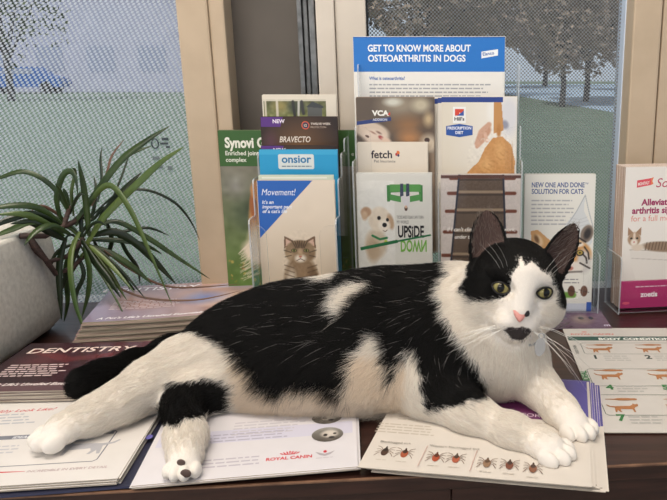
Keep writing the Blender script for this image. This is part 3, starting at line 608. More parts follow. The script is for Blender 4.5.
im.ell(hx_(48), 168, hx_(13), 8, (196, 150, 124), rot=.9, soft=.3).line([(hx_(40), 152), (hx_(44), 168), (hx_(52), 178)], 7, (206, 164, 140)).line([(hx_(48), 166), (hx_(50), 156)], 4.5, (216, 178, 156)).line([(hx_(46), 156), (hx_(40), 148)], 5, (206, 164, 140)).ell(hx_(51), 157, 3, 2, (234, 214, 200))
im.ell(hx_(30), 104, 12, 8, (186, 128, 76), soft=.5).noise(5, 2.0, (np.hypot((im.X - hx_(55)) / 34, (im.Y - 130) / 45) < 1).astype(float))
p.photo(im, 'cover_photo'); p.rect(0, 208, hx_(66), 215, (40, 66, 140)); 
p.rect(hx_(15.5), 180, hx_(28.5), 202, (240, 240, 238), 'logo'); p.rect(hx_(17.5), 190, hx_(22), 199, (214, 72, 52), 'logo'); p.poly([(hx_(22), 199), (hx_(26.5), 199), (hx_(26.5), 190), (hx_(22), 194.5)], (214, 72, 52), 'logo'); p.poly([(hx_(19), 190), (hx_(26.5), 190), (hx_(26.5), 197), (hx_(22), 192)], (52, 88, 168), 'logo')
p.text("Hill's", hx_(17), 183.5, (40, 40, 44), 'logo', width=10 * m_, size=6.6, bold=.03); p.poly([(hx_(8.5), 164), (hx_(22), 161), (hx_(35.5), 164), (hx_(35.5), 176), (hx_(22), 179), (hx_(8.5), 176)], (44, 86, 164), 'logo#shield')
p.text('PRESCRIPTION', hx_(22), 171.5, (240, 242, 248), 'logo', width=24 * m_, size=5.4, align='c', bold=.03); p.text('DIET', hx_(22), 165.4, (240, 242, 248), 'logo', width=8 * m_, size=5.4, align='c', bold=.03); p.done()
# stairs
M, w = stand_M(441, 521, 174.5, .922, 215, lean=3, w=106)
p = Page('leaflet', w, 215, 2.4, M, (214, 204, 196), 'leaflet with a brown carpeted staircase, behind the cat\'s ear in the large stand', group=CS, sheets=4)
q_ = w / 81.0; sx_ = lambda x: x * q_
im = Img(0, 0, w, 215, 150, (206, 196, 190))
im.poly([(sx_(18), 215), (sx_(63), 215), (sx_(70), 0), (sx_(2), 0)], (96, 80, 68)); im.noise(5, 1.2)
ys = [210, 190, 166, 138, 106, 70, 30]
for i, y in enumerate(ys):
    xa, xb = 10 - i * 2.2, 74 + i * .8
    im.line([(sx_(xa), y), (sx_(20 - i * 2.2), y)], 4.6, (110, 62, 46)); im.line([(sx_(62 + i * 1.2), y), (sx_(xb), y)], 4.6, (110, 62, 46))
    im.line([(sx_(19 - i * 2.2), y + 2), (sx_(63 + i * 1.2), y + 2)], 3.4, (154, 134, 112)); im.line([(sx_(19 - i * 2.2), y - 2), (sx_(63 + i * 1.2), y - 2)], 2.2, (66, 54, 46))
im.line([(sx_(18.5), 215), (sx_(3), 0)], 2.6, (44, 46, 60)); im.line([(sx_(63), 215), (sx_(70), 0)], 2.6, (44, 46, 60)); im.line([(0, 212), (w, 212)], 4, (90, 56, 46))
p.photo(im, 'cover_photo'); p.text("If I can't climb the stairs to work,", sx_(6), 139, (240, 236, 230), 'lettering', width=sx_(70), size=7.5, shear=.2, bold=.015); p.text("under the bed is fine", sx_(14), 129, (240, 236, 230), 'lettering', width=sx_(42), size=7.5, shear=.2, bold=.015); p.done()
# ================================================================ NEW ONE AND DONE + its holder
M, w = stand_M(525, 596, 174.5, 1.010, 205, lean=3)
bx = at_y(561, 300, 1.0).x
holder('leaflet_holder', bx, .988, [(0, .003, .09, .085, .022)], .1085, 'clear acrylic holder of the tiger-face leaflets behind the cat\'s head')
p = Page('leaflet', w, 205, 12, M, (232, 232, 226), 'thick pile of white leaflets with a tiger face in a drop, behind the cat\'s head', group=None, sheets=10, jitter=.4)
v_ = w / 71.0; nx_ = lambda x: x * v_
im = Img(0, 0, w, 205, 130, (230, 229, 222))
im.poly([(nx_(61), 175), (nx_(54), 154), (nx_(42), 132), (nx_(38), 110), (nx_(44), 92), (nx_(62), 90), (nx_(70), 106), (nx_(68), 130), (nx_(60), 152)], (212, 216, 218)).line([(nx_(61), 175), (nx_(53), 152), (nx_(41), 124)], 1.2, (170, 176, 182)).line([(nx_(61), 175), (nx_(65), 152), (nx_(70), 128)], 1.2, (170, 176, 182))
for k in range(3): im.line([(nx_(46 - k), 142 - k * 5), (nx_(56), 139 - k * 5), (nx_(64 + k), 143 - k * 5)], .8, (186, 190, 194), .8)
im.poly([(nx_(8), 88), (nx_(7), 122), (nx_(14), 124), (nx_(30), 104), (nx_(30), 80)], (206, 158, 104)).ell(nx_(15), 108, nx_(5), 12, (226, 196, 156), rot=.5, soft=.4).ell(nx_(13), 110, nx_(3), 9, (120, 84, 52), rot=.4, soft=.6)
im.ell(nx_(46), 86, nx_(25), 27, (204, 152, 92), soft=.12).ell(nx_(40), 98, nx_(12), 10, (220, 168, 104), soft=.7).ell(nx_(64), 118, nx_(7), 15, (130, 116, 104), rot=-.3, soft=.2).ell(nx_(64.5), 118, nx_(4.5), 11, (48, 44, 44), rot=-.3, soft=.5)
im.ell(nx_(62), 76, nx_(9), 22, (206, 202, 198), soft=.4).ell(nx_(50), 68, nx_(15), 11, (228, 222, 214), soft=.4).ell(nx_(56), 102, nx_(7), 5, (232, 224, 212), soft=.5)
for (q0, q1, q2) in (((48, 112), (52, 104), (58, 104)), ((44, 108), (48, 100), (54, 98)), ((54, 114), (58, 110), (63, 106)), ((38, 104), (42, 96), (48, 94)), ((62, 98), (66, 90), (67, 80)), ((60, 88), (64, 82), (65, 74)), ((36, 96), (40, 88), (46, 88)), ((58, 74), (63, 70), (68, 66)), ((34, 88), (38, 80), (40, 72)), ((42, 84), (44, 76), (46, 70))):
    im.line([(nx_(q[0]), q[1]) for q in (q0, q1, q2)], 2.6, (44, 34, 30), .9)
im.ell(nx_(57.5), 89, nx_(4.6), 5, (30, 24, 22)).ell(nx_(57.5), 89.5, nx_(3), 3.4, (176, 152, 70)).ell(nx_(57.5), 89.5, nx_(1.1), 1.6, (10, 10, 10)).ell(nx_(47), 66, nx_(5), 4, (190, 120, 104), soft=.3).line([(nx_(44), 60), (nx_(60), 61)], 3, (90, 84, 80), .7)
im.line([(nx_(6), 25), (nx_(52), 25)], 9, (108, 156, 66)); im.ell(nx_(50), 31, nx_(4), 9, (96, 64, 48)).ell(nx_(63), 31, nx_(4), 9, (110, 76, 60)).line([(nx_(46), 33), (nx_(56), 29)], 1, (50, 36, 30)).line([(nx_(58), 33), (nx_(68), 29)], 1, (60, 44, 36))
p.photo(im, 'cover_photo'); p.text('NEW ONE AND DONE', nx_(7), 186.5, (44, 76, 140), 'headline', width=nx_(53), size=10, bold=.022); p.text('\u2122', nx_(60.4), 189, (44, 76, 140), 'headline', size=6); p.text('SOLUTION FOR CATS', nx_(7), 177, (44, 76, 140), 'headline', width=nx_(52), size=10, bold=.022)
p.lines(nx_(7), 166, nx_(50), 7, 5.8, (180, 181, 184), seed=8); p.lines(nx_(6), 48, nx_(62), 2, 5, (150, 150, 150), seed=9); p.rect(nx_(66), 0, nx_(71), 14, (52, 92, 178)); p.rect(0, 0, nx_(66), 12, (206, 212, 224)); p.text('Page', nx_(8), 22, (230, 240, 220), 'lettering', size=6); p.done()
# ================================================================ RIGHT HOLDER
RY = 8.0
M, w = stand_M(624.0, 702, 166.5, 1.012, 212, lean=1.5, yaw=RY, w=112)
cR = M @ Vector((.056, 0, -.020, 1)); 
holder('leaflet_holder', cR.x + .0035, cR.y - .034, [(0, .003, .088, .052, .0)], .1230, 'clear acrylic holder with pink and white arthritis leaflets at the right edge', yaw=RY, depth=.060)
p = Page('leaflet', w, 212, 40, M, (238, 232, 224), 'thick pile of white and magenta leaflets with a resting cat, at the right edge', 'leaflet', sheets=16, jitter=.3, edges=noisy('tan_paper_edges', srgb(216, 190, 172), srgb(184, 156, 138), 420, .8, stretch=(1, .02, 1)))
im = Img(0, 0, w, 212, 150, (238, 232, 224)).grad(1.57, (214, 206, 198), (240, 235, 228), .1, .5)
im.poly([(12, 91), (18, 87), (w, 87), (w, 42), (24, 42), (14, 73)], (228, 222, 214)).line([(12, 90), (w, 83)], 1.5, (196, 188, 178)).line([(16, 77), (w, 69)], 1.2, (200, 192, 184))
im.ell(64, 93, 38, 9, (152, 128, 106), rot=-.06, soft=.25)
for k in range(12): im.line([(38 + k * 5, 100), (36 + k * 5, 89)], 1.6, (96, 76, 62), .7)
hy = 106
im.ell(18, hy, 11, 11.5, (176, 146, 118), soft=.2).poly([(8, hy + 5), (8, hy + 18), (16, hy + 10)], (166, 132, 104)).poly([(28, hy + 5), (28, hy + 18), (20, hy + 10)], (166, 132, 104)).ell(18, hy - 5, 6.5, 7, (236, 226, 214), soft=.4).ell(18, hy + 5, 2.5, 7, (230, 214, 196), soft=.5).ell(13.5, hy + 1, 2, 1.7, (50, 46, 36)).ell(22.5, hy + 1, 2, 1.7, (50, 46, 36)).ell(18, hy - 4.5, 1.4, 1.1, (206, 130, 120)).ell(24, hy - 13, 12, 6, (222, 206, 188), soft=.4)
p.photo(im, 'cover_photo'); p.rect(0, 0, w, 43, (178, 46, 106)); lx_, ly_ = 18, 182
p.poly([(lx_, ly_), (lx_ + 21, ly_ + 3.5), (lx_ + 21, ly_ + 13.5), (lx_, ly_ + 10.5)], (226, 84, 96), 'logo'); p.poly([(lx_ + 21, ly_ + 3.5), (lx_ + 25, ly_ + 5), (lx_ + 23, ly_ + 9), (lx_ + 25, ly_ + 15), (lx_ + 21, ly_ + 13.5)], (236, 132, 90), 'logo'); p.text('MONTHLY', lx_ + 2, ly_ + 2.8, (246, 236, 230), 'logo', width=17.5, size=6.2, rot=.14, bold=.03)
p.text('Solensia', 47, 182, (190, 70, 96), 'logo', width=62, size=19, shear=.25); p.text('Alleviate pain', 26, 156, (160, 32, 92), 'headline', size=13, bold=.035); p.text('arthritis signs', 12.5, 144, (160, 32, 92), 'headline', size=13, bold=.035); p.text('for a full month', 11.5, 132.5, (226, 140, 126), 'headline', size=12.2)
p.lines(24, 32, 102, 1, 4.5, (226, 190, 206), seed=3); p.text('zoetis', 32, 17, (246, 232, 238), 'logo', size=11, bold=.04); p.ell(10, 8, 6, 2.2, (226, 90, 120), 'logo'); p.done()
# ================================================================ PAPERS LYING ON THE COUNTER
def flat_px(L, R, z, w=None):
    a, b = at_z(*L, z), at_z(*R, z); d = b - a
    return flat_M(a, math.degrees(math.atan2(d.y, d.x)), z), (d.length * 1000 if w is None else w)
navy_edge = mat('navy_edge', srgb(52, 56, 84), .6)
# navy folder under everything at the front left
R_ = at_z(134, 485.5, .003); L_ = at_z(0, 496, .003); d = (R_ - L_).normalized(); c0 = R_ - d * .300
Page('folder', 300, 228, 2.2, flat_M(c0, math.degrees(math.atan2(d.y, d.x)), .0028), (46, 48, 70), 'navy blue folder lying under the printed papers at the front left', 'folder', edges=navy_edge).done()
# healthy-cat sheets on the folder
R_ = at_z(117.5, 478.5, .0095); L_ = at_z(0, 486, .0095); d = (R_ - L_).normalized(); c0 = R_ - d * .279
p = Page('chart_sheets', 279, 214, 6, flat_M(c0, math.degrees(math.atan2(d.y, d.x)), .0095), (222, 218, 214), 'pile of white healthy cat chart sheets under the long hind paw', 'sheet', sheets=7, jitter=1.2)
def PL(p, pts): return [p.loc(*q) for q in pts]
x, y = p.loc(59, 406); p.text('What Does Healthy Look Like?', x, y - 9, (196, 62, 70), 'headline', size=9.0, align='r', shear=.3, bold=.01)
x0, y0 = p.loc(-60, 419); x1, y1 = p.loc(40, 417); p.lines(x0, y0, x1, 4, 6.5, (176, 178, 186), seed=2)
G = (122, 124, 134)
fr_ = PL(p, [(0, 437), (118, 430), (96, 461), (-10, 468)]); x0 = 12
bx1, by1 = fr_[1]; bx2, by2 = fr_[2]
p.frame(x0, by2, bx1, by1, 1.2, G, 'chart', cut=3); p.rect(x0 + 2, by1 - 7, bx1 - 2, by1, G, 'chart')
x, y = p.loc(14, 436.5); p.text('IDEAL', x, by1 - 5.6, (232, 232, 236), 'chart_title', size=6, bold=.02, shear=.2)
def cat_side(p, x, y, s, c, part, tail=1, ky=1.0):
    pts = [(-20, 6), (-30, 10), (-34, 16), (-32, 17), (-27, 12), (-18, 11), (-6, 12), (8, 12), (14, 17), (15, 21), (18, 18), (21, 18), (23, 20), (24, 15), (22, 11), (17, 8), (14, 3), (14, -9), (11, -9), (10, 1), (-2, 1), (-10, 2), (-12, -3), (-10, -9), (-13, -9), (-17, -2), (-19, -9), (-22, -9), (-21, 0)]
    p.poly([(x + a * s * tail, y + b_ * s * ky) for a, b_ in pts], c, part)
def cat_top(p, x, y, s, c, part, ky=1.0):
    pts = [(-34, -1), (-18, -2), (-10, -5), (4, -5.5), (14, -4), (20, -4.5), (24, -2), (24, 2), (20, 4.5), (14, 4), (4, 5.5), (-10, 5), (-18, 2), (-34, 1)]
    p.poly([(x + a * s, y + b_ * s * ky) for a, b_ in pts], c, part)
GC = (176, 176, 182)
x, y = p.loc(76, 448); cat_side(p, x + 4, y - 4, .95, GC, 'cat_picture', -1)
x, y = p.loc(80, 439.5); p.ell(x, y, 13, 4, GC, 'cat_picture'); x0, y0 = p.loc(22, 446); p.lines(x0 - 40, y0, x0 + 4, 3, 6, (190, 190, 196), seed=6)
x0, y0 = p.loc(-10, 473); x1, y1 = p.loc(25, 471.5); p.poly([(x0, y0 - 1.2), (x1, y1 - .3), (x1, y1 + .3), (x0, y0 + 1.2)], (206, 70, 76), 'chart'); x2, y2 = p.loc(105, 467.5)
p.text('INCREDIBLE IN EVERY DETAIL', x1 + 2, y1 - 2.2, (178, 150, 156), 'lettering', width=x2 - x1, size=5.2); p.done()
# DENTISTRY booklets: painted cover, dark with red-brown folds
def dentistry_cover(w, h, ca, cb, cc):
    im = Img(0, 0, w, h, 190, ca).grad(.2, ca, cb, .1, .9).noise(6, 14)
    im.ell(w * .20, h * .60, w * .22, h * .30, cb, rot=.5, soft=1).ell(w * .78, h * .42, w * .20, h * .22, cc, rot=.6, soft=.9).ell(w * .60, h * .62, w * .16, h * .20, cb, rot=-.4, soft=1).ell(w * .95, h * .8, w * .2, h * .3, ca, soft=1)
    return im
M = flat_M((-.5235, .6745), 3.0, .0232)
p = Page('booklet', 205, 138, 13.2, M, (70, 40, 46), 'dark DENTISTRY booklets in a flat pile under the black tail', 'booklet', sheets=12, jitter=.7)
im = dentistry_cover(205, 138, (40, 24, 32), (92, 46, 52), (150, 104, 100))
im.line([(20, 112), (70, 84), (110, 96)], 14, (126, 56, 58), .5).ell(150, 84, 26, 18, (186, 132, 122), rot=.5, soft=.9, a=.7)
p.photo(im, 'cover_photo', glossy_print); p.rect(0, 0, 205, 20, (92, 66, 70))
xa, ya = p.loc(26, 353.5); xb, yb_ = p.loc(137, 347); p.text('DENTISTRY', xa, ya, (232, 214, 204), 'headline', width=xb - xa, size=21, shear=.12, bold=.016, rot=.03)
xa, ya = p.loc(10, 366); xb, yb_ = p.loc(72, 366); p.lines(xa, ya, xb, 6, 6.0, (200, 180, 178), seed=11, hgt=.5); xa, ya = p.loc(-24, 386.5); xb, yb_ = p.loc(80, 384); p.text("A Pet's Life's Unveiled Essentials", xa, ya, (236, 226, 222), 'lettering', width=xb - xa, size=9.5, shear=.35, bold=.02); p.done()
fl = at_z(82, 322.5, .039); M = flat_M(fl, 13.0, .039)
bow = lambda u, v: -2.2 * math.sin(math.pi * min(max(u, 0), 1)) + 1.2 * u
p = Page('booklet', 205, 160, 37.5, M, (150, 120, 120), 'tall bowed pile of glossy purple DENTISTRY booklets behind the tail under the plant', 'booklet', sheets=26, jitter=1.4, bend=bow, offs=[(-22 * (1 - i / 25) ** 1.3 + 1.2 * math.sin(i * 2.1), 1.5 * math.sin(i * 1.3), .008 * math.sin(i * 1.7)) for i in range(25)], edges=noisy('old_paper_edges', srgb(196, 184, 164), srgb(136, 124, 106), 420, .8, stretch=(.04, .04, 1)))
im = dentistry_cover(205, 160, (150, 138, 160), (188, 152, 138), (212, 190, 182)); im.ell(140, 80, 40, 40, (126, 136, 184), soft=.9).ell(60, 70, 46, 36, (170, 124, 110), soft=1).ell(160, 130, 30, 16, (176, 178, 206), soft=.9)
p.photo(im, 'cover_photo', glossy_print); xa, ya = p.loc(103, 291.5); xb, yb_ = p.loc(200, 285); p.text('DENTISTRY', xa, ya - 4, (236, 232, 234), 'headline', width=math.hypot(xb - xa, yb_ - ya), size=22, shear=.12, bold=.012); p.text("A Pet's Life's Unveiled Essentials", 14, 9, (240, 238, 240), 'lettering', size=10, shear=.35, bold=.02); p.lines(20, 80, 110, 6, 6.4, (206, 190, 190), seed=12)
p.text('ROYAL CANIN', 168, 148, (176, 60, 74), 'logo', size=6, bold=.02); p.done()
# Royal Canin sheets
M, w = flat_px((131, 486), (358, 466.5), .0072)
p = Page('information_sheet', w, 275, 4.0, M, (220, 217, 221), 'white sheets with a red crown logo, under the folded hind paw and belly', 'sheet', sheets=5, jitter=1.6, seed=4)
x0, y0 = p.loc(190, 466); p.lines(x0, y0 + 6, x0 + 62, 3, 6, (186, 180, 192), seed=3); x0, y0 = p.loc(205, 440); p.rect(4, y0 - 8, w - 4, y0 + 16, (208, 206, 222), 'tint_band'); p.lines(x0, y0 + 6, x0 + 80, 3, 6, (176, 172, 190), seed=4); x0, y0 = p.loc(235, 424); p.lines(x0, y0, x0 + 70, 5, 6, (196, 192, 200), seed=5)
x, y = p.loc(149, 437); p.ell(x, y, 3.4, 4.6, (108, 104, 176))
RC = (206, 50, 62)
x, y = p.loc(266, 460); x1, y1 = p.loc(312, 457); p.text('ROYAL CANIN', x, y - 2.0, RC, 'logo', width=x1 - x, size=7.2, bold=.03)
xc = (x + x1) / 2
for k in range(-3, 4): p.ell(xc + k * 2.4, y + 10.5 - abs(k) * .8, .7, 2.4, RC, 'logo#crown', rot=-k * .28)
p.rect(xc - 5, y + 6, xc + 5, y + 7.4, RC, 'logo#crown')
x, y = p.loc(325, 453.5); p.poly([(x - 9, y + 4), (x, y - 1), (x + 9, y + 4), (x + 5, y - 2), (x, y - 4.5), (x - 5, y - 2)], (176, 170, 176), 'logo#bird'); p.ell(x, y + 3.4, 1.6, 2.2, RC, 'logo#bird'); p.lines(x - 8, y - 8, x + 8, 1, 3, (196, 190, 196))
for (ox, oy, cc) in ((327.5, 434.5, (120, 118, 112)), (327, 417.5, (96, 92, 86))):
    x, y = p.loc(ox, oy); im = Img(x - 15.5, y - 15, x + 15.5, y + 15, 60, cc).grad(1.57, (84, 78, 72), (150, 148, 142)).ell(x + 2, y + 1, 10, 9, (206, 198, 188), soft=.4).ell(x - 2, y - 1, 2.2, 2.6, (40, 34, 30)).ell(x + 7, y + 1, 1.8, 2, (50, 42, 38)).ell(x + 4, y - 6, 3, 2.2, (40, 34, 34)).noise(8, 4)
    p.photo(im, 'oval_photo', clip=lambda cx, cy, x=x, y=y: ((cx - x) / 15) ** 2 + ((cy - y) / 14) ** 2 < 1)
p.done()
# tick sheets with purple header, fanned
M, w = flat_px((357.5, 467), (592, 487), .0078)
p = Page('information_sheet', w, 212, 6.4, M, (216, 209, 200), 'fanned tick identification sheets with a purple header under the front paws', 'sheet', sheets=8, seed=6,
         offs=[(15, 5, -.004), (12, 2, -.003), (9.5, 7, -.004), (7, 4, -.002), (4.5, 8, -.002), (3, 3, .002), (1, 2, .001)])
yb = p.loc(560, 421)[1]; p.rect(0, yb, w, 212, (104, 44, 92), 'header'); im = Img(w * .70, yb, w, 212, 60, (92, 62, 120)).grad(.2, (104, 44, 92), (92, 84, 160), .1, .9); p.photo(im, 'header_fade')
for k_, (dx_, dy_, _) in enumerate([(15, 5, 0), (12, 2, 0), (9.5, 7, 0), (7, 4, 0), (4.5, 8, 0)]):   # the header bands of the sheets fanned out below
    zz = -.8 * (7 - k_) + .02; p._add(f'header_edge#{k_}', [p.place(a_, b_, zz) for a_, b_ in ((w * .8 + dx_, yb + dy_ + 1), (w + dx_ - .3, yb + dy_ + 1), (w + dx_ - .3, 212 + dy_ - .3), (w * .8 + dx_, 212 + dy_ - .3))], [(0, 1, 2, 3)], ink([(84, 78, 150), (104, 96, 176)][k_ % 2]))
x, y = p.loc(505, 416); x2_, _y = p.loc(553, 418); v_, _f = glyphs('RESEARCH ', 0, 0); p.text('RESEAR', x - 1.5, y + 2.5, (232, 214, 226), 'headline', size=10, align='r'); p.text('CH FOR INFO', x, y + 2.5, (232, 214, 226), 'headline', size=10, hx=1.0)
p.lines(14, yb - 9, w - 30, 3, 6.2, (196, 186, 174), seed=21)
x0, y0 = p.loc(385, 424); p.lines(x0 - 6, y0, x0 + 60, 4, 5.4, (190, 180, 166), seed=22)
for i, (tx, ty, c1, c2) in enumerate(((385, 451.5, (78, 56, 44), (46, 36, 30)), (404.5, 453.5, (164, 84, 56), (66, 44, 36)), (436, 457.5, (166, 78, 52), (96, 52, 36)), (456, 459, (170, 92, 66), (72, 54, 42)), (487, 463.5, (140, 110, 84), (96, 72, 54)), (509.5, 465.5, (120, 70, 52), (64, 44, 36)), (533, 469, (130, 84, 60), (70, 48, 38)))):
    x, y = p.loc(tx, ty); part = f'tick_picture#{i}'
    for s in (-1, 1):
        for k in range(4):
            a = .9 - k * .6; p.stroke([(x + s * 1.6, y + 1.5 - k * .8), (x + s * (5.0 + .6 * (k % 2)), y + 2.5 + a * 5.2), (x + s * 8.6, y + .5 + a * 9.4)], .6, (110, 78, 58), part)
    p.ell(x, y - 1, 3.4, 6.4, c1, part); p.ell(x, y + 3.0, 2.3, 3.2, c2, part); p.ell(x, y + 7.0, .9, 2.0, c2, part)
    p.lines(x - 5, y - 15, x + 5, 1, 3, (196, 188, 176), seed=i, ragged=0)
for dx, (tx, ty) in ((0, (418, 466)), (1, (470, 471))):
    x, y = p.loc(tx, ty); p.stroke([(x, y - 2), (x + 2, y + 34)], .5, (196, 150, 140))
for (tx, ty, t_) in ((381, 442, 'Blacklegged tick'), (430, 446, 'Western blacklegged tick')):
    x, y = p.loc(tx, ty); p.text(t_, x, y - 2, (120, 112, 104), 'lettering', size=4.6)
p.done()
# body condition chart
M = flat_M(at_z(604.5, 432.5, .0012), 0.0, .0012)
p = Page('chart_sheet', 216, 296, .9, M, (203, 200, 195), 'white BODY CONDITION SCORE chart of orange cats at the right of the counter', 'sheet')
L = lambda px, py: p.loc(px, py)
DG = (46, 84, 74)
y1 = L(600, 336.5)[1]; y0 = L(600, 340.5)[1]; p.rect(2, y0, 214, y1, DG, 'header_band'); xh = L(600, 339)[0]; p.text('BODY CONDITION SCORE', xh - 2, y0 + 2.2, (236, 238, 234), 'headline', size=10.5, hx=1.05, bold=.045)
x, y = L(571, 334.5); p.text('ROYAL CANIN', x, y - 1.4, (206, 80, 70), 'logo', size=7.4, hx=1.2, bold=.02); xl, yl = L(584, 332); p.ell(xl, yl, 4, 1.5, (206, 80, 70), 'logo')
OR, OD = (172, 116, 70), (176, 104, 58)
Yr = [((343, 354), 345, 349.5, 357.5), ((369, 386), 370.5, 376, 388), ((395, 415.5), 399.5, 408, 419)]
for ri, ((ft, fb), yt, ysd, yn) in enumerate(Yr):
    yT, yB = L(620, ft)[1], L(620, fb)[1]; xL = L([582.5, 590, 602][ri], (ft + fb) / 2)[0]
    p.frame(xL, yB, 212, yT, .8, (96, 112, 104), 'boxes', cut=3)
    fat = .9 + .12 * ri; xc0 = L([604, 613.5, 628][ri], ysd)[0]
    for ci in range(3):
        xx = xc0 + ci * 64
        if xx > 190: break
        f_ = fat + .05 * ci; pk = f'cat_picture#{ri}{ci}'; cat_top(p, xx, L(620, yt)[1], .60, OR, pk + 'a', .9); cat_side(p, xx - 2, L(620, ysd)[1] - 4, .60, OR, pk, 1, 1.12)
        col = (40, 60, 54) if ri == 0 else (52, 122, 66); n_x = L([594.5, 606, 617.5][ri], yn)[0] + ci * 64
        p.text(str(ri * 3 + ci + 1), n_x, L(620, yn)[1] - 4, col if ri else (40, 60, 54), 'numbers', size=[16, 17, 19][ri], hx=.95, bold=.04)
        p.lines(n_x + 12, L(620, yn)[1] + 3, n_x + 48, 3, 6.5, (176, 176, 172), seed=ri * 3 + ci)
for (tx, ty, t_, c_, sz, ang) in ((579.5, 354, 'TOO THIN', (120, 126, 124), 6, 1.57), (590, 381, 'IDEAL', (52, 132, 70), 11, 1.57), (600, 404, 'HEAVY', (120, 126, 124), 5, 1.57)):
    x, y = L(tx, ty); p.text(t_, x, y, c_, 'numbers', size=sz, rot=ang, bold=.02)
p.done()
# purple card
M, w = flat_px((548, 329), (612.5, 328.5), .0012)
p = Page('card', w, 92, .8, M, (84, 58, 84), 'small purple card with a tabby photo, behind the cat\'s shoulder', 'card', edges=mat('purple_edge', srgb(88, 66, 90), .6))
im = Img(0, 0, w, 92, 90, (92, 66, 92)).grad(0, (70, 44, 72), (112, 86, 104)).ell(w * .62, 40, 22, 26, (126, 104, 100), soft=.6).ell(w * .60, 44, 5, 7, (40, 30, 30), soft=.4).ell(w * .76, 44, 4, 7, (40, 30, 30), soft=.4).ell(w * .2, 60, 20, 24, (60, 40, 62), soft=.8).noise(6, 5)
p.photo(im, 'cover_photo', glossy_print); p.text('m', w - 9, 10, (200, 190, 214), 'lettering', size=12, bold=.03); p.done()
# ================================================================ PLANTER AND PLANT
conc = noisy('concrete', srgb(222, 219, 210), srgb(200, 197, 188), 160, .85, bump=.25, detail=10)
PX, PY = -.657, .838
plant = empty('potted_plant', (PX, PY, 0), (0, 0, math.radians(4)))
tag(plant, 'spiky dracaena plant with arching leaves in a big pale concrete planter', 'potted plant')
def ring(bm, z, hw, hd, r, n=7):
    out = []
    for sx, sy, a0 in ((1, 1, 0), (-1, 1, .5), (-1, -1, 1), (1, -1, 1.5)):
        for k in range(n):
            a = (a0 + .5 * k / (n - 1)) * math.pi; out.append(bm.verts.new((sx * (hw - r) + r * math.cos(a), sy * (hd - r) + r * math.sin(a), z)))
    return out
bm = bmesh.new()
prof = [(.004, .082, .092, .030), (.0, .086, .096, .030), (.004, .094, .104, .032), (.016, .104, .114, .034), (.040, .1075, .1170, .034), (.080, .1060, .1155, .030), (.120, .1030, .1120, .026), (.144, .1010, .1100, .024), (.1485, .0995, .1085, .023), (.1485, .0900, .0990, .018), (.130, .0885, .0975, .018), (.124, .088, .097, .018)]
rs = [ring(bm, z, a, b_, r) for z, a, b_, r in prof]
for A, Bq in zip(rs[:-1], rs[1:]):
    for i in range(len(A)): bm.faces.new((A[i], A[(i + 1) % len(A)], Bq[(i + 1) % len(A)], Bq[i]))
bm.faces.new(rs[0][::-1]); bmesh.ops.recalc_face_normals(bm, faces=bm.faces); bm_obj('planter', bm, conc, plant, smooth=True)
bm = bmesh.new(); rr = ring(bm, .126, .0885, .0975, .018); bm.faces.new(rr); bm_obj('soil', bm, noisy('soil', srgb(58, 46, 38), srgb(34, 26, 22), 90, .95, bump=.5), plant)
# stems and leaves are measured in the photograph and set at their own distances
Minv = (Matrix.Translation((PX, PY, 0)) @ Matrix.Rotation(math.radians(4), 4, 'Z')).inverted()
def lp(px, py, y): return Minv @ at_y(px, py, y)
stem_m = noisy('reddish_stem', srgb(78, 56, 50), srgb(44, 32, 28), 60, .7, stretch=(1, 1, 6))
for pts in (((20, 236, .86), (45, 236, .885), (64, 226, .905), (70, 206, .915)), ((24, 240, .88), (48, 262, .90), (68, 256, .915), (84, 238, .925)), ((64, 226, .905), (74, 222, .92), (82, 214, .93)), ((30, 238, .87), (56, 274, .905), (72, 268, .92), (84, 256, .935))):
    bm = bmesh.new(); add_tube(bm, [lp(*q) for q in pts], [.0038, .0036, .0034, .0030], 9); bm_obj('stem', bm, stem_m, plant, smooth=True)
leaf_m = noisy('leaf_green', srgb(60, 80, 36), srgb(28, 46, 22), 40, .32, stretch=(1, 1, 1)); leaf_l = noisy('leaf_light', srgb(98, 114, 56), srgb(60, 84, 42), 14, .3); leaf_d = noisy('leaf_dark', srgb(36, 50, 27), srgb(22, 34, 19), 14, .3); leaf_b = noisy('leaf_dry', srgb(112, 82, 66), srgb(84, 58, 46), 14, .6)
LM = [leaf_m, leaf_l, leaf_d, leaf_b]
lv, lf, li = [], [], []
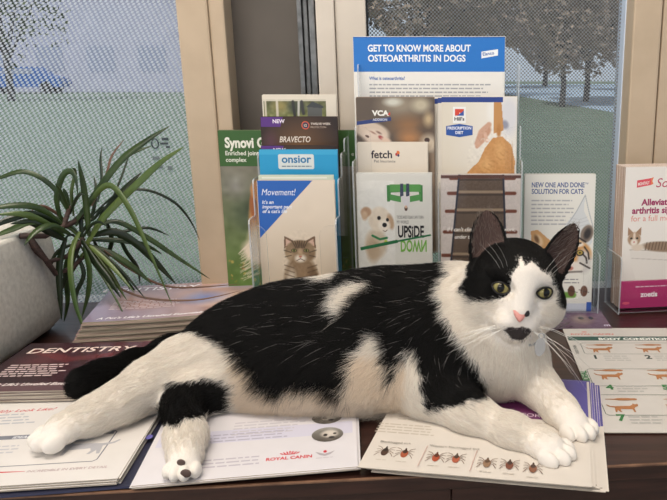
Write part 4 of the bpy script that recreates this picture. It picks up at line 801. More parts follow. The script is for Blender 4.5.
def leaf(pts, wpx, mi, y0, y1, roll=0.0):
    """arching strap leaf through photograph points, from depth y0 at the base to y1 at the tip"""
    n = len(pts); C = [lp(px, py, y0 + (y1 - y0) * (i / (n - 1))) for i, (px, py) in enumerate(pts)]
    def cr(i, t):
        p0, p1, p2, p3 = C[max(i - 1, 0)], C[i], C[min(i + 1, n - 1)], C[min(i + 2, n - 1)]
        return .5 * ((2 * p1) + (p2 - p0) * t + (2 * p0 - 5 * p1 + 4 * p2 - p3) * t * t + (3 * p1 - p0 - 3 * p2 + p3) * t ** 3)
    P = [cr(i, t / 6) for i in range(n - 1) for t in range(6)] + [C[-1]]
    W = wpx * .00138; k0 = len(lv); m = len(P)
    view = (Minv.to_3x3() @ Vector((0, -.95, .3))).normalized()
    for i, p in enumerate(P):
        t = i / (m - 1); tg_ = (P[min(i + 1, m - 1)] - P[max(i - 1, 0)]).normalized(); side = tg_.cross(view); 
        side = side.normalized() if side.length > 1e-4 else Vector((1, 0, 0)); nn = side.cross(tg_).normalized()
        side = (side * math.cos(roll) + nn * math.sin(roll)); nn = side.cross(tg_).normalized()
        w = W * (.45 + .55 * min(1, t * 4)) * (1 - max(0, (t - .55) / .45) ** 1.6) + .00025
        lv.extend([p - side * w / 2 + nn * w * .12, p, p + side * w / 2 + nn * w * .12])
        lv.extend([p - side * w / 2 * .98 + nn * (w * .12 + .0005), p + nn * .0006, p + side * w / 2 * .98 + nn * (w * .12 + .0005)])
        if i:
            a, b_ = k0 + 6 * (i - 1), k0 + 6 * i
            for (u, v) in ((0, 1), (1, 2), (5, 4), (4, 3), (3, 0), (2, 5)): lf.append((a + u, a + v, b_ + v, b_ + u)); li.append(mi)
D_ = [
 ([(74, 224), (100, 188), (122, 160), (148, 140), (170, 126)], 6.5, 0, .92, .95), ([(76, 226), (108, 178), (128, 156), (152, 146)], 5, 0, .93, .97),
 ([(89, 236), (87, 210), (83, 182), (78, 160)], 5.5, 0, .92, .91), ([(84, 250), (104, 218), (136, 186), (162, 162), (184, 147)], 7.5, 1, .92, .93), ([(86, 246), (108, 208), (128, 186), (142, 172)], 6, 2, .94, .98),
 ([(62, 222), (57, 200), (62, 178), (70, 171), (76, 178), (78, 196)], 5.5, 0, .92, .90), ([(74, 216), (72, 192), (76, 172), (72, 168)], 4, 1, .93, .91), ([(70, 214), (52, 186), (26, 172), (0, 178), (-30, 190)], 4.5, 0, .92, .90),
 ([(62, 224), (38, 208), (10, 206), (-20, 212)], 6, 0, .905, .85), ([(62, 226), (34, 214), (8, 220), (-20, 232)], 6.5, 2, .905, .84), ([(64, 232), (36, 222), (12, 230), (-14, 240)], 7, 0, .905, .83), ([(64, 236), (44, 222), (22, 214), (-6, 215)], 6, 1, .90, .85), ([(66, 240), (50, 232), (30, 222), (10, 224)], 6.5, 2, .90, .86),
 ([(84, 214), (100, 190), (114, 187), (132, 212), (150, 252), (172, 304)], 5.5, 1, .93, .885), ([(96, 226), (118, 222), (148, 238), (178, 258), (210, 279)], 5, 0, .94, .97), ([(92, 216), (118, 194), (146, 190), (174, 202), (190, 220), (200, 240)], 2.6, 2, .95, 1.0),
 ([(90, 236), (116, 232), (140, 246), (160, 266), (176, 284)], 8, 2, .93, .95), ([(92, 246), (112, 254), (134, 268), (152, 284)], 6, 0, .93, .94), ([(82, 240), (96, 262), (110, 280), (121, 298)], 6, 2, .92, .90),
 ([(80, 232), (73, 248), (71, 272), (77, 308), (91, 343)], 5.5, 1, .91, .86), ([(66, 238), (60, 262), (60, 290), (62, 320)], 6, 2, .91, .90), ([(84, 248), (90, 268), (89, 292), (82, 318)], 6, 0, .91, .90), ([(72, 246), (66, 270), (68, 300), (64, 322)], 5, 0, .93, .93),
 ([(104, 216), (112, 240), (106, 262), (108, 288)], 4.5, 2, .95, .97), ([(116, 228), (126, 250), (138, 268), (140, 284)], 4.5, 2, .95, .98), ([(98, 202), (102, 180), (101, 160), (102, 148)], 3.0, 2, .95, .98), ([(92, 206), (106, 176), (112, 156), (124, 140)], 2.2, 3, .95, .99), ([(112, 200), (122, 176), (130, 152)], 2.0, 2, .96, 1.0),
 ([(88, 256), (110, 282), (146, 298), (196, 300), (240, 291)], 2.0, 3, .93, .93), ([(104, 250), (132, 270), (172, 287), (240, 284)], 2.2, 3, .93, .95), ([(80, 216), (92, 220), (104, 208), (118, 206)], 3, 2, .94, .96),
 ([(70, 226), (58, 214), (42, 206), (30, 212)], 3.2, 3, .93, .90), ([(74, 244), (58, 252), (50, 268), (46, 282)], 4, 2, .92, .92), ([(90, 232), (120, 232), (148, 228), (170, 236)], 3, 2, .95, 1.0), ([(88, 240), (112, 240), (142, 244), (162, 254)], 5, 0, .94, .97), ([(78, 238), (92, 216), (96, 190), (94, 176)], 3.4, 2, .95, .98),
 ([(76, 252), (84, 274), (76, 296), (80, 322)], 4, 2, .93, .92), ([(70, 234), (52, 226), (36, 232), (24, 246)], 6, 0, .90, .85), ([(94, 240), (104, 258), (124, 274), (130, 290)], 5, 2, .95, .97)]
rl = random.Random(12)
for k in range(30):                          # thinner leaves filling the two rosettes
    bx_, by_, bd = rl.choice(((70, 214, .915), (82, 240, .925), (84, 252, .93)))
    a = rl.uniform(-.35, math.pi + .5) if k % 3 else rl.uniform(math.pi + .5, 2 * math.pi - .35); Lg = rl.uniform(38, 78); sx = math.cos(a); sy = -math.sin(a)
    dr = rl.uniform(8, 34) * (Lg / 70) ** 2; dd = rl.uniform(-.05, .07); dd = min(dd, .0) if bx_ + sx * Lg < 58 else dd
    if bx_ + sx * Lg < 56 and by_ + sy * Lg + dr > 225: continue
    D_.append(([(bx_ + sx * Lg * t, by_ + sy * Lg * t * (1 - .15 * t) + dr * t * t * 1.6) for t in (0, .33, .66, 1)], rl.uniform(2.2, 4.6), rl.choice((0, 0, 2, 2, 1)), bd, bd + dd))
for i, (pts, w_, mi, y0, y1) in enumerate(D_): leaf(pts, w_, mi, y0, y1, .25 * math.sin(i * 2.3))
o = mesh_obj('leaves', lv, lf, parent=plant, smooth=True, mats=LM, idx=li)
# ================================================================ THE CAT
# The body is one implicit surface (smoothly blended tapered limbs) turned into a mesh, then covered with real hair.
class Body:
    def __init__(self): self.prims = []; self.tags = []; self.flow = []; self.len = []
    def cap(self, a, b, ra, rb, k, tg, fl, flow=None):
        a, b = np.array(a, float), np.array(b, float)
        self.prims.append(('cap', a, b, ra, rb, k)); self.tags.append(tg); self.len.append(fl)
        d = (b - a) if flow is None else np.array(flow, float)
        self.flow.append(d / (np.linalg.norm(d) + 1e-9))
    def chain(self, pts, k, tg, fl, flow=None):
        for (p, r), (q, s) in zip(pts[:-1], pts[1:]): self.cap(p, q, r, s, k, tg, fl, flow)
    def ell(self, c, rad, k, tg, fl, flow, R=None):
        R = np.eye(3) if R is None else np.array(R)
        self.prims.append(('ell', np.array(c, float), np.array(rad, float), R, None, k)); self.tags.append(tg); self.len.append(fl)
        f = np.array(flow, float); self.flow.append(f / (np.linalg.norm(f) + 1e-9))
    def carve(self, c, rad, k, R=None):
        R = np.eye(3) if R is None else np.array(R)
        self.prims.append(('sub', np.array(c, float), np.array(rad, float), R, None, k)); self.tags.append('none'); self.len.append(0); self.flow.append(np.zeros(3))
    def ear(self, M, w, h, t, depth, tg, fl, flow):
        self.prims.append(('ear', M, w, h, t, 0.004, depth)); self.tags.append(tg); self.len.append(fl)
        f = np.array(flow, float); self.flow.append(f / (np.linalg.norm(f) + 1e-9))
    @staticmethod
    def dist(pr, P):
        t = pr[0]
        if t == 'cap':
            a, b, ra, rb = pr[1:5]; ab = b - a
            h = np.clip(((P - a) @ ab) / (ab @ ab + 1e-12), 0, 1)
            return np.linalg.norm(P - a - h[..., None] * ab, axis=-1) - (ra + (rb - ra) * h)
        if t in ('ell', 'sub'):
            q = (P - pr[1]) @ pr[3]; r = pr[2]
            k0 = np.linalg.norm(q / r, axis=-1); k1 = np.linalg.norm(q / (r * r), axis=-1)
            return np.where(k1 > 1e-9, k0 * (k0 - 1.0) / np.maximum(k1, 1e-9), -r.min())
        M, w, h, th, _, depth = pr[1:7]
        q = (P - np.array(M[1])) @ np.array(M[0])           # ear space: x across, y up, z out of the cup
        x, y, z = q[..., 0], q[..., 1], q[..., 2]
        yy = np.clip(y / h, 0, 1); wy = w * (1 - yy ** 2.9) ** 0.72 + 0.0012
        xx = np.clip(np.abs(x) / wy, 0, 1.2)
        cup = depth * (1 - 0.75 * yy) * (xx ** 2 - 1.0)       # floor of the cup behind, rims forward
        sl = np.abs(z - cup) - th * (1 - 0.45 * yy)
        return np.maximum(np.maximum(sl * 0.75, (np.abs(x) - wy) * 0.85), np.maximum(-y - 0.010, y - h))
    def bbox(self, pr):
        if pr[0] == 'cap':
            r = max(pr[3], pr[4]); return np.minimum(pr[1], pr[2]) - r, np.maximum(pr[1], pr[2]) + r
        if pr[0] in ('ell', 'sub'):
            r = pr[2].max(); return pr[1] - r, pr[1] + r
        c = np.array(pr[1][1]); r = pr[3] * 1.3; return c - r, c + r
    def surface(self, h):
        lo = np.min([self.bbox(p)[0] for p in self.prims], 0) - 0.01; hi = np.max([self.bbox(p)[1] for p in self.prims], 0) + 0.01
        n = np.ceil((hi - lo) / h).astype(int) + 1
        V = np.full(n, 0.05, np.float32)
        for pr in self.prims:
            k = pr[5]; b0, b1 = self.bbox(pr); pad = 2.2 * k + 3 * h
            i0 = np.maximum(((b0 - pad - lo) / h).astype(int), 0); i1 = np.minimum(((b1 + pad - lo) / h).astype(int) + 2, n)
            g = np.stack(np.meshgrid(*[lo[a] + h * np.arange(i0[a], i1[a]) for a in range(3)], indexing='ij'), -1)
            d = self.dist(pr, g).astype(np.float32); sl = tuple(slice(i0[a], i1[a]) for a in range(3)); v = V[sl]
            if pr[0] == 'sub':
                hh = np.maximum(k - np.abs(v + d), 0) / k; V[sl] = np.maximum(v, -d) + hh * hh * k * 0.25
            else:
                hh = np.maximum(k - np.abs(v - d), 0) / k; V[sl] = np.minimum(v, d) - hh * hh * k * 0.25
        # naive surface nets
        ins = V < 0
        c = np.zeros(np.array(n) - 1, np.int8)
        for dx in (0, 1):
            for dy in (0, 1):
                for dz in (0, 1): c += ins[dx:n[0] - 1 + dx, dy:n[1] - 1 + dy, dz:n[2] - 1 + dz]
        act = (c > 0) & (c < 8); idx = np.argwhere(act); num = np.full(act.shape, -1, np.int64); num[act] = np.arange(len(idx))
        acc = np.zeros((len(idx), 3)); cnt = np.zeros(len(idx))
        cor = [(a, b, d) for a in (0, 1) for b in (0, 1) for d in (0, 1)]
        for a in cor:
            for ax in range(3):
                if a[ax]: continue
                b = list(a); b[ax] = 1
                va = V[idx[:, 0] + a[0], idx[:, 1] + a[1], idx[:, 2] + a[2]]; vb = V[idx[:, 0] + b[0], idx[:, 1] + b[1], idx[:, 2] + b[2]]
                cr = (va < 0) != (vb < 0); t = np.where(cr, va / np.where(va - vb == 0, 1, va - vb), 0)
                p = np.tile(np.array(a, float), (len(idx), 1)); p[:, ax] += t
                acc[cr] += p[cr]; cnt[cr] += 1
        verts = lo + h * (idx + acc / cnt[:, None])
        faces = []
        for ax in range(3):
            b, d = (ax + 1) % 3, (ax + 2) % 3
            s0 = [slice(1, n[a] - 1) for a in range(3)]; s0[ax] = slice(0, n[ax] - 1); s1 = list(s0); s1[ax] = slice(1, n[ax])
            A, B = ins[tuple(s0)], ins[tuple(s1)]; e = np.argwhere(A != B); off = np.array([1, 1, 1]); off[ax] = 0; e = e + off
            fl = ins[e[:, 0], e[:, 1], e[:, 2]]
            def cell(db, dd):
                q = e.copy(); q[:, b] += db; q[:, d] += dd; return num[q[:, 0], q[:, 1], q[:, 2]]
            f = np.stack([cell(-1, -1), cell(0, -1), cell(0, 0), cell(-1, 0)], 1); f[~fl] = f[~fl][:, ::-1]; faces.append(f)
        F_ = np.concatenate(faces); F_ = F_[(F_ >= 0).all(1)]
        # relax
        E = np.concatenate([F_[:, [0, 1]], F_[:, [1, 2]], F_[:, [2, 3]], F_[:, [3, 0]]])
        deg = np.zeros(len(verts)); np.add.at(deg, E[:, 0], 1); np.add.at(deg, E[:, 1], 1)
        for w in (0.4,):
            s = np.zeros_like(verts); np.add.at(s, E[:, 0], verts[E[:, 1]]); np.add.at(s, E[:, 1], verts[E[:, 0]])
            verts = verts * (1 - w) + w * s / np.maximum(deg, 1)[:, None]
        return verts, F_
    def attribs(self, P):
        """per point: nearest kind of body region, blended hair direction and hair length"""
        flow = np.zeros((len(P), 3)); L = np.zeros(len(P)); W = np.zeros(len(P)); best = np.full(len(P), 9.0); tg = np.zeros(len(P), int)
        names = sorted(set(self.tags))
        for i, pr in enumerate(self.prims):
            if pr[0] == 'sub': continue
            d = self.dist(pr, P); w = np.exp(-np.maximum(d, -0.004) / 0.006)
            flow += w[:, None] * self.flow[i]; L += w * self.len[i]; W += w
            m = d < best; best[m] = d[m]; tg[m] = names.index(self.tags[i])
        return flow / W[:, None], L / W, np.array(names)[tg]

B = Body()
def paw(c, d, rw, tg, tilt=0.0, fan=1.0):
    c = np.array(c); d = np.array(d, float); d /= np.linalg.norm(d); l_ = np.cross(np.array([0, 0, 1.0]), d); l_ /= np.linalg.norm(l_); up = np.cross(d, l_)
    R = np.stack([d, l_, up], 1); k = rw / .020
    B.ell(c - d * .002, (.0175 * k, .0165 * k, .0135 * k), .006, tg, .0026, d, R)
    for a, f, z, r in ((-.0158, .0085, -.0025, .0058), (-.0055, .0155, -.0010, .0062), (.0055, .0155, -.0010, .0062), (.0158, .0085, -.0025, .0058)):
        B.ell(c + l_ * a * k + d * f * k + up * z * k, (.0110 * k, r * k, .0088 * k), .0012, tg, .0016, d, R)
def wp(px, py, z): return np.array(at_z(px, py, z))
def yp(px, py, y): return np.array(at_y(px, py, y))
def xz(px, y, z):                            # point over the counter at given depth and height, in the photograph column px
    zc = y * math.cos(TH) + (CH - z) * math.sin(TH); return np.array([(px - CX) / F * zc, y, z])
TAILW = (-1, 0, -0.25)
# trunk
B.ell(xz(348, .752, .065), (.132, .078, .056), .03, 'body', .018, TAILW)
B.ell(xz(410, .750, .072), (.105, .075, .060), .03, 'body', .016, TAILW)
B.ell(xz(455, .745, .070), (.070, .070, .060), .03, 'body', .014, TAILW)
B.ell(xz(276, .755, .050), (.070, .072, .050), .03, 'body', .017, TAILW)
B.ell(xz(243, .752, .040), (.046, .062, .038), .03, 'body', .014, TAILW)
B.cap(xz(262, .690, .032), xz(415, .690, .034), .030, .032, .03, 'belly', .026, (-.6, -.6, -.5))
B.ell(xz(330, .698, .034), (.11, .046, .032), .03, 'belly', .026, (-.5, -.6, -.6))
# chest and neck
B.ell(xz(492, .715, .060), (.052, .056, .058), .03, 'chest', .014, (-.1, -.5, -1))
B.ell(xz(513, .706, .046), (.032, .040, .034), .022, 'chest', .012, (0, -.4, -1))
B.cap(xz(470, .735, .085), xz(508, .705, .120), .052, .042, .03, 'neck', .014, (-.5, -.2, -1))
# front leg lying towards the camera
B.cap(xz(442, .700, .060), xz(440, .672, .034), .044, .032, .03, 'shoulder', .012, (-.2, -.4, -1))
B.chain([(xz(432, .662, .026), .0255), (xz(470, .632, .021), .0185), (xz(512, .603, .0165), .0145), (xz(540, .584, .0150), .0135)], .016, 'foreleg', .0085)
paw(xz(549, .577, .0148), (.80, -.60, -.10), .0195, 'paw')
# other front leg, reaching out under the chin
B.chain([(xz(524, .702, .038), .025), (xz(543, .676, .024), .0178), (xz(560, .645, .018), .0150), (xz(569, .632, .0155), .0138)], .016, 'foreleg', .006)
paw(xz(574, .621, .0150), (.50, -.85, -.10), .0190, 'paw')
# long hind leg stretched out to the left
B.ell(xz(232, .728, .044), (.056, .050, .042), .03, 'thigh', .012, (-1, -.2, -.3))
B.chain([(xz(218, .712, .042), .037), (xz(184, .697, .038), .031), (xz(152, .664, .036), .0240), (xz(120, .634, .031), .0175), (xz(92, .613, .0275), .0138), (xz(66, .598, .0250), .0135)], .018, 'hindleg', .0100)
paw(xz(58, .5880, .0240), (-.72, -.70, -.12), .0190, 'paw')
# second hind leg folded, paw hanging forwards
B.chain([(xz(250, .690, .030), .028), (xz(216, .676, .026), .0240), (xz(190, .660, .025), .0210), (xz(184, .638, .0215), .0175), (xz(186, .592, .0185), .0160), (xz(185, .562, .0175), .0155)], .014, 'hindleg2', .0085)
paw(xz(184, .546, .0170), (.06, -1, -.12), .0152, 'paw2')
# tail
B.chain([(xz(208, .768, .038), .024), (xz(172, .745, .037), .0165), (xz(135, .708, .037), .0138), (xz(106, .684, .0365), .0132), (xz(87, .668, .036), .0160)], .015, 'tail', .0115)
# head
HC = xz(515.5, .700, .134)
yaw, pit, rol = math.radians(7.5), math.radians(7), math.radians(8.5)
n_ = np.array([math.sin(yaw) * math.cos(pit), -math.cos(yaw) * math.cos(pit), math.sin(pit)])
r0 = np.cross(np.array([0, 0, 1.0]), n_) * 1.0; r0 = -r0 if r0[0] < 0 else r0; r0 /= np.linalg.norm(r0)
u0 = np.cross(n_, r0); u0 = -u0 if u0[2] < 0 else u0
hr = r0 * math.cos(rol) - u0 * math.sin(rol); hu = u0 * math.cos(rol) + r0 * math.sin(rol)
HR = np.stack([hr, hu, n_], 1)               # columns: right, up, forward
def hp(x, y, z): return HC + HR @ np.array([x, y, z])
hd = lambda x, y, z: HR @ np.array([x, y, z])
BACK = hd(0, .25, -1)
B.ell(hp(0, .006, -.008), (.0450, .0410, .0480), .015, 'head', .0050, BACK, HR)
B.ell(hp(0, -.010, -.004), (.0480, .0300, .0400), .015, 'head', .0060, hd(0, -.4, -1), HR)
for s in (-1, 1):
    B.ell(hp(s * .030, -.020, .006), (.0225, .0215, .0260), .015, 'head', .0075, hd(s * .8, -.6, -.6), HR)
    B.ell(hp(s * .0098 - .0022, -.0335, .0345), (.0128, .0110, .0135), .010, 'muzzle', .0030, hd(s * .8, -.3, -.5), HR)
    B.ell(hp(s * .0200, .0150, .0270), (.0150, .0075, .0120), .012, 'head', .0035, hd(s * .3, .8, -.5), HR)
B.cap(hp(0, .014, .033), hp(-.002, -.018, .0445), .0140, .0088, .014, 'bridge', .0022, hd(0, 1, -.4))
B.ell(hp(-.002, -.0450, .0300), (.0120, .0095, .0105), .010, 'muzzle', .0030, hd(0, -.6, -.7), HR)
for s in (-1, 1):
    B.carve(hp(s * .0212, -.0010, .0425), (.0105, .0080, .0075), .006, HR)
# ears: cupped shells that open forwards and a little outwards
for s, bx_, by_, tx_, ty_, ew, out in ((-1, -.0325, .0235, -.0405, .0725, .0195, .22), (1, .0355, .0200, .0570, .0700, .0205, .50)):
    base = hp(bx_, by_, .004); tip = hp(tx_, ty_, -.002)
    yv = tip - base; eh = np.linalg.norm(yv); yv /= eh
    zv = hd(s * out, .0, 1.0); zv = zv - yv * (zv @ yv); zv /= np.linalg.norm(zv); xv = np.cross(yv, zv)
    B.ear((np.stack([xv, yv, zv], 1), base), ew, eh, .0019, .0120, 'ear', .0022, yv)
verts, quads = B.surface(0.0017)
def support(P):                              # height of whatever paper lies under a point
    z = np.full(len(P), .0002)
    for p in FLAT:
        iv = np.array(p.M.inverted()); q = P @ iv[:3, :3].T + iv[:3, 3]
        m = (q[:, 0] > 0) & (q[:, 0] < p.w * .001) & (q[:, 1] > 0) & (q[:, 1] < p.h * .001); z[m] = np.maximum(z[m], p.M.translation.z + .0004)
    return z
verts[:, 2] = np.maximum(verts[:, 2], support(verts))
flow, flen, region = B.attribs(verts)

# ---- coat: black patches drawn as side-on outlines (photograph units), evaluated once on the animal's own surface
def inside(poly, x, y):
    poly = np.array(poly, float); r = np.zeros(len(x), bool); j = len(poly) - 1
    for i in range(len(poly)):
        xi, yi = poly[i]; xj, yj = poly[j]
        c = ((yi > y) != (yj > y)) & (x < (xj - xi) * (y - yi) / (yj - yi + 1e-12) + xi); r ^= c; j = i
    return r
BACKP = [(150, 352), (186, 335), (200, 338), (221, 341), (247, 363), (264, 383), (277, 390), (304, 380), (325, 386), (340, 393), (347, 396), (352, 376), (358, 354), (369, 337), (380, 333), (386, 350), (394, 380), (401, 362), (412, 347), (418, 352), (420, 375), (421, 409), (440, 407), (457, 404), (476, 399), (486, 393), (485, 380), (476, 361), (461, 341), (448, 322), (441, 306), (438, 288), (448, 277), (452, 240), (140, 240)]
STRIP1 = [(334, 306), (337, 293), (352, 286), (366, 283), (376, 284), (371, 291), (357, 298), (350, 306), (344, 316), (338, 318)]
STRIP2 = [(314, 280), (322, 272), (338, 266), (350, 268), (342, 279), (328, 283)]
LEG2P = [(150, 430), (158, 392), (170, 383), (205, 378), (234, 383), (240, 396), (228, 411), (206, 414), (188, 419), (178, 424), (165, 424)]
HEADL = [(440, 190), (440, 280), (461, 284), (465, 296), (476, 303), (492, 301), (504, 298), (511, 291), (510, 277), (517, 266), (521, 256), (523, 190)]
HEADR = [(523, 190), (521, 256), (526, 266), (533, 261), (541, 270), (552, 279), (556, 290), (557, 305), (562, 309), (590, 320), (620, 280), (620, 190)]
MOUTH = [(504, 330), (510, 326.5), (516, 328), (522, 327), (530, 328.5), (531.5, 332), (523, 340), (513, 339.5)]
def coat(P, reg, jit=0.0):
    x, y = to_px(P)
    nz = np.sin(x * .35 + y * .21) * 1.2 + np.sin(x * .13 - y * .4) * 1.4
    if jit: x = x + RNG.normal(0, jit, len(x)); y = y + RNG.normal(0, jit, len(x))
    xn, yn = x + nz, y + nz * .6
    black = np.zeros(len(P), bool)
    b = np.isin(reg, ['body', 'belly', 'shoulder', 'neck', 'chest', 'thigh', 'foreleg'])
    black |= b & inside(BACKP, xn, yn) & ~inside(STRIP1, x, y) & ~inside(STRIP2, x, y)
    black |= (reg == 'tail')
    black |= np.isin(reg, ['hindleg2']) & inside(LEG2P, xn, yn)
    h = np.isin(reg, ['head', 'muzzle', 'bridge', 'ear'])
    hn = x + .6 * nz
    black |= h & (inside(HEADL, hn, y) | inside(HEADR, hn, y))
    loc = (P - HC) @ HR
    black |= (reg == 'head') & (loc[:, 2] < -.012) & (loc[:, 1] > -.012)
    black |= (reg == 'ear')
    m = np.isin(reg, ['muzzle', 'head', 'bridge']) & inside(MOUTH, x, y)
    WHITE = np.array(srgb(230, 224, 216)); CREAMC = np.array(srgb(222, 206, 184)); BLACK = np.array((.0075, .007, .0068))
    c = np.tile(WHITE, (len(P), 1))
    low = np.isin(reg, ['belly']) ; c[low] = CREAMC * .55 + WHITE * .45
    c[black] = BLACK; c[m] = np.array((.050, .042, .042))
    return c, black
colv, blk = coat(verts, region)
loc = (verts - HC) @ HR
# bare skin: inside of the ears, nose leather, toe pads
def ear_cup(P):
    r = np.zeros(len(P), bool); 
    for pr in B.prims:
        if pr[0] != 'ear': continue
        q = (P - np.array(pr[1][1])) @ np.array(pr[1][0]); yy = np.clip(q[:, 1] / pr[3], 0, 1)
        wy = pr[2] * (1 - yy ** 2.9) ** .72 + .0012; xx = np.clip(np.abs(q[:, 0]) / wy, 0, 1.3)
        cup = pr[6] * (1 - .75 * yy) * (xx ** 2 - 1)
        r |= (q[:, 2] > cup) & (q[:, 1] > .002) & (q[:, 1] < pr[3] * 1.02) & (xx < .80)
    return r
cupv = (region == 'ear') & ear_cup(verts)
colv[cupv] = np.array(srgb(80, 64, 60))
px_, py_ = to_px(verts)
pads = np.zeros(len(verts), bool)
for cx_, cy_, rr_ in ((182, 461, 5.0), (186, 472, 6.0), (192, 482, 4.0)):
    pads |= (region == 'paw2') & (np.hypot(px_ - cx_, py_ - cy_) < 0)
me = bpy.data.meshes.new('cat')
me.vertices.add(len(verts)); me.vertices.foreach_set('co', verts.astype(np.float32).ravel())
me.loops.add(len(quads) * 4); me.polygons.add(len(quads)); me.loops.foreach_set('vertex_index', quads.astype(np.int32).ravel())
me.polygons.foreach_set('loop_start', np.arange(0, len(quads) * 4, 4, dtype=np.int32)); me.update(calc_edges=True); me.validate()
me.polygons.foreach_set('use_smooth', [True] * len(me.polygons))
ca = me.color_attributes.new('coat', 'FLOAT_COLOR', 'POINT'); ca.data.foreach_set('color', np.concatenate([colv, np.ones((len(colv), 1))], 1).astype(np.float32).ravel())
skin = mat('cat_coat_skin', (.5, .5, .5), .85); n, l, b = nodes(skin); at = n.new('ShaderNodeAttribute'); at.attribute_name = 'coat'; l.new(at.outputs['Color'], b.inputs['Base Color'])
b.inputs['Specular IOR Level'].default_value = 0.15
me.materials.append(skin)
cat = bpy.data.objects.new('cat', me); COL.objects.link(cat)
tag(cat, 'black and white cat lying across the leaflets on the counter, looking at the camera', 'cat')

# ---- fur as real hair curves
nrm = np.zeros((len(verts), 3), np.float32); me.vertices.foreach_get('normal', tmp := np.zeros(len(verts) * 3, np.float32)); nrm = tmp.reshape(-1, 3).astype(float)
def make_fur(name, count, parent):
    q = verts[quads]; e1, e2 = q[:, 2] - q[:, 0], q[:, 3] - q[:, 1]; cr = np.cross(e1, e2); ar = .5 * np.linalg.norm(cr, axis=1); fn = nrm[quads].mean(1)
    reg0 = region[quads[:, 0]]
    dens = np.ones(len(quads))
    dens[np.isin(reg0, ['head', 'muzzle', 'bridge'])] = 3.0; dens[np.isin(reg0, ['paw', 'paw2', 'foreleg'])] = 2.0; dens[reg0 == 'ear'] = 2.2
    dens[cupv[quads].mean(1) > .4] = .10
    dens[(fn[:, 2] < -.75)] *= .15
    fc = q.mean(1); toeye = (np.array(EYE) - fc); toeye /= np.linalg.norm(toeye, axis=1)[:, None]
    dens[(fn * toeye).sum(1) < -.35] *= .45                       # thinner on the far flank
    pr = ar * dens; pr /= pr.sum(); f = RNG.choice(len(quads), count, p=pr)
    a, b = RNG.random(count), RNG.random(count); w = np.stack([(1 - a) * (1 - b), a * (1 - b), a * b, (1 - a) * b], 1)
    vi = quads[f]; P = (verts[vi] * w[..., None]).sum(1); N = (nrm[vi] * w[..., None]).sum(1); N /= np.linalg.norm(N, axis=1)[:, None]
    D = (flow[vi] * w[..., None]).sum(1); L = (flen[vi] * w).sum(1); reg = region[vi[:, 0]]
    # face: hair runs away from the nose
    hm = np.isin(reg, ['head', 'muzzle']); D[hm] = D[hm] * .4 + .6 * ((P[hm] - hp(0, -.022, .045)) / np.linalg.norm(P[hm] - hp(0, -.022, .045), axis=1)[:, None])
    # clumping: a slow noise field turns neighbouring hairs the same way
    ph = np.stack([np.sin(P @ np.array(v) + o) for v, o in (((210, 90, 150), 0), ((-120, 240, 60), 1.7), ((80, -150, 260), 4.0))], 1)
    ph2 = np.stack([np.sin(P @ np.array(v) + o) for v, o in (((610, 290, 450), 0), ((-420, 640, 260), 1.7), ((280, -450, 760), 4.0))], 1)
    D = D + .22 * ph + .16 * ph2 + RNG.normal(0, .16, D.shape)
    D = D - N * (D * N).sum(1)[:, None]; D /= np.linalg.norm(D, axis=1)[:, None] + 1e-9
    C, bk = coat(P, reg, 1.6)
    cup = cupv[vi[:, 0]]; C[cup] = np.array(srgb(150, 138, 128)); L[cup] = .011
    guard = (RNG.random(count) < .008) & bk & np.isin(reg, ['body', 'shoulder'])    # stray white guard hairs in the black
    C[guard] = np.array(srgb(172, 168, 164)); L[guard] *= 1.15
    C = np.minimum(C * np.where(bk | cup, 1.0, 1.22)[:, None] * RNG.uniform(.80, 1.06, count)[:, None], .95)
    L = L * RNG.uniform(.65, 1.2, count)
    lift = np.where(np.isin(reg, ['paw', 'paw2', 'head', 'muzzle', 'bridge', 'ear', 'foreleg']), .30, .42) + RNG.normal(0, .06, count)
    lift[np.isin(reg, ['tail'])] = .62
    lift[cup] = .5
    T = np.linspace(0, 1, 5)
    pts = P[:, None, :] - N[:, None, :] * .0006 + L[:, None, None] * (N[:, None, :] * (lift[:, None, None] * (T - .45 * T * T)[None, :, None]) + D[:, None, :] * (.35 * T + .65 * T * T)[None, :, None] * .92)
    for j in range(5): pts[:, j, 2] = np.maximum(pts[:, j, 2], support(pts[:, j]) + .0004)
    hc = bpy.data.hair_curves.new(name); hc.add_curves([5] * count)
    hc.attributes['position'].data.foreach_set('vector', pts.astype(np.float32).ravel())
    rad = np.tile(np.array([1, .95, .8, .55, .12]), (count, 1)) * np.where(np.isin(reg, ['head', 'muzzle', 'bridge', 'ear', 'paw', 'paw2']), .00011, .00015)[:, None]
    ra = hc.attributes.get('radius') or hc.attributes.new('radius', 'FLOAT', 'POINT'); ra.data.foreach_set('value', rad.astype(np.float32).ravel())
    cc = hc.attributes.new('coat', 'FLOAT_COLOR', 'CURVE'); cc.data.foreach_set('color', np.concatenate([C, np.ones((count, 1))], 1).astype(np.float32).ravel())
    m = mat('cat_fur', (.5, .5, .5), .5); n, l, b = nodes(m); at = n.new('ShaderNodeAttribute'); at.attribute_name = 'coat'; l.new(at.outputs['Color'], b.inputs['Base Color'])
    b.inputs['Specular IOR Level'].default_value = 0.3
    tl = n.new('ShaderNodeBsdfTranslucent'); l.new(at.outputs['Color'], tl.inputs['Color']); mx = n.new('ShaderNodeMixShader'); mx.inputs[0].default_value = .42
    l.new(b.outputs[0], mx.inputs[1]); l.new(tl.outputs[0], mx.inputs[2]); l.new(mx.outputs[0], n['Material Output'].inputs[0])
    hc.materials.append(m); o = bpy.data.objects.new(name, hc); COL.objects.link(o); o.parent = parent; return o
make_fur('fur', 230000, cat)

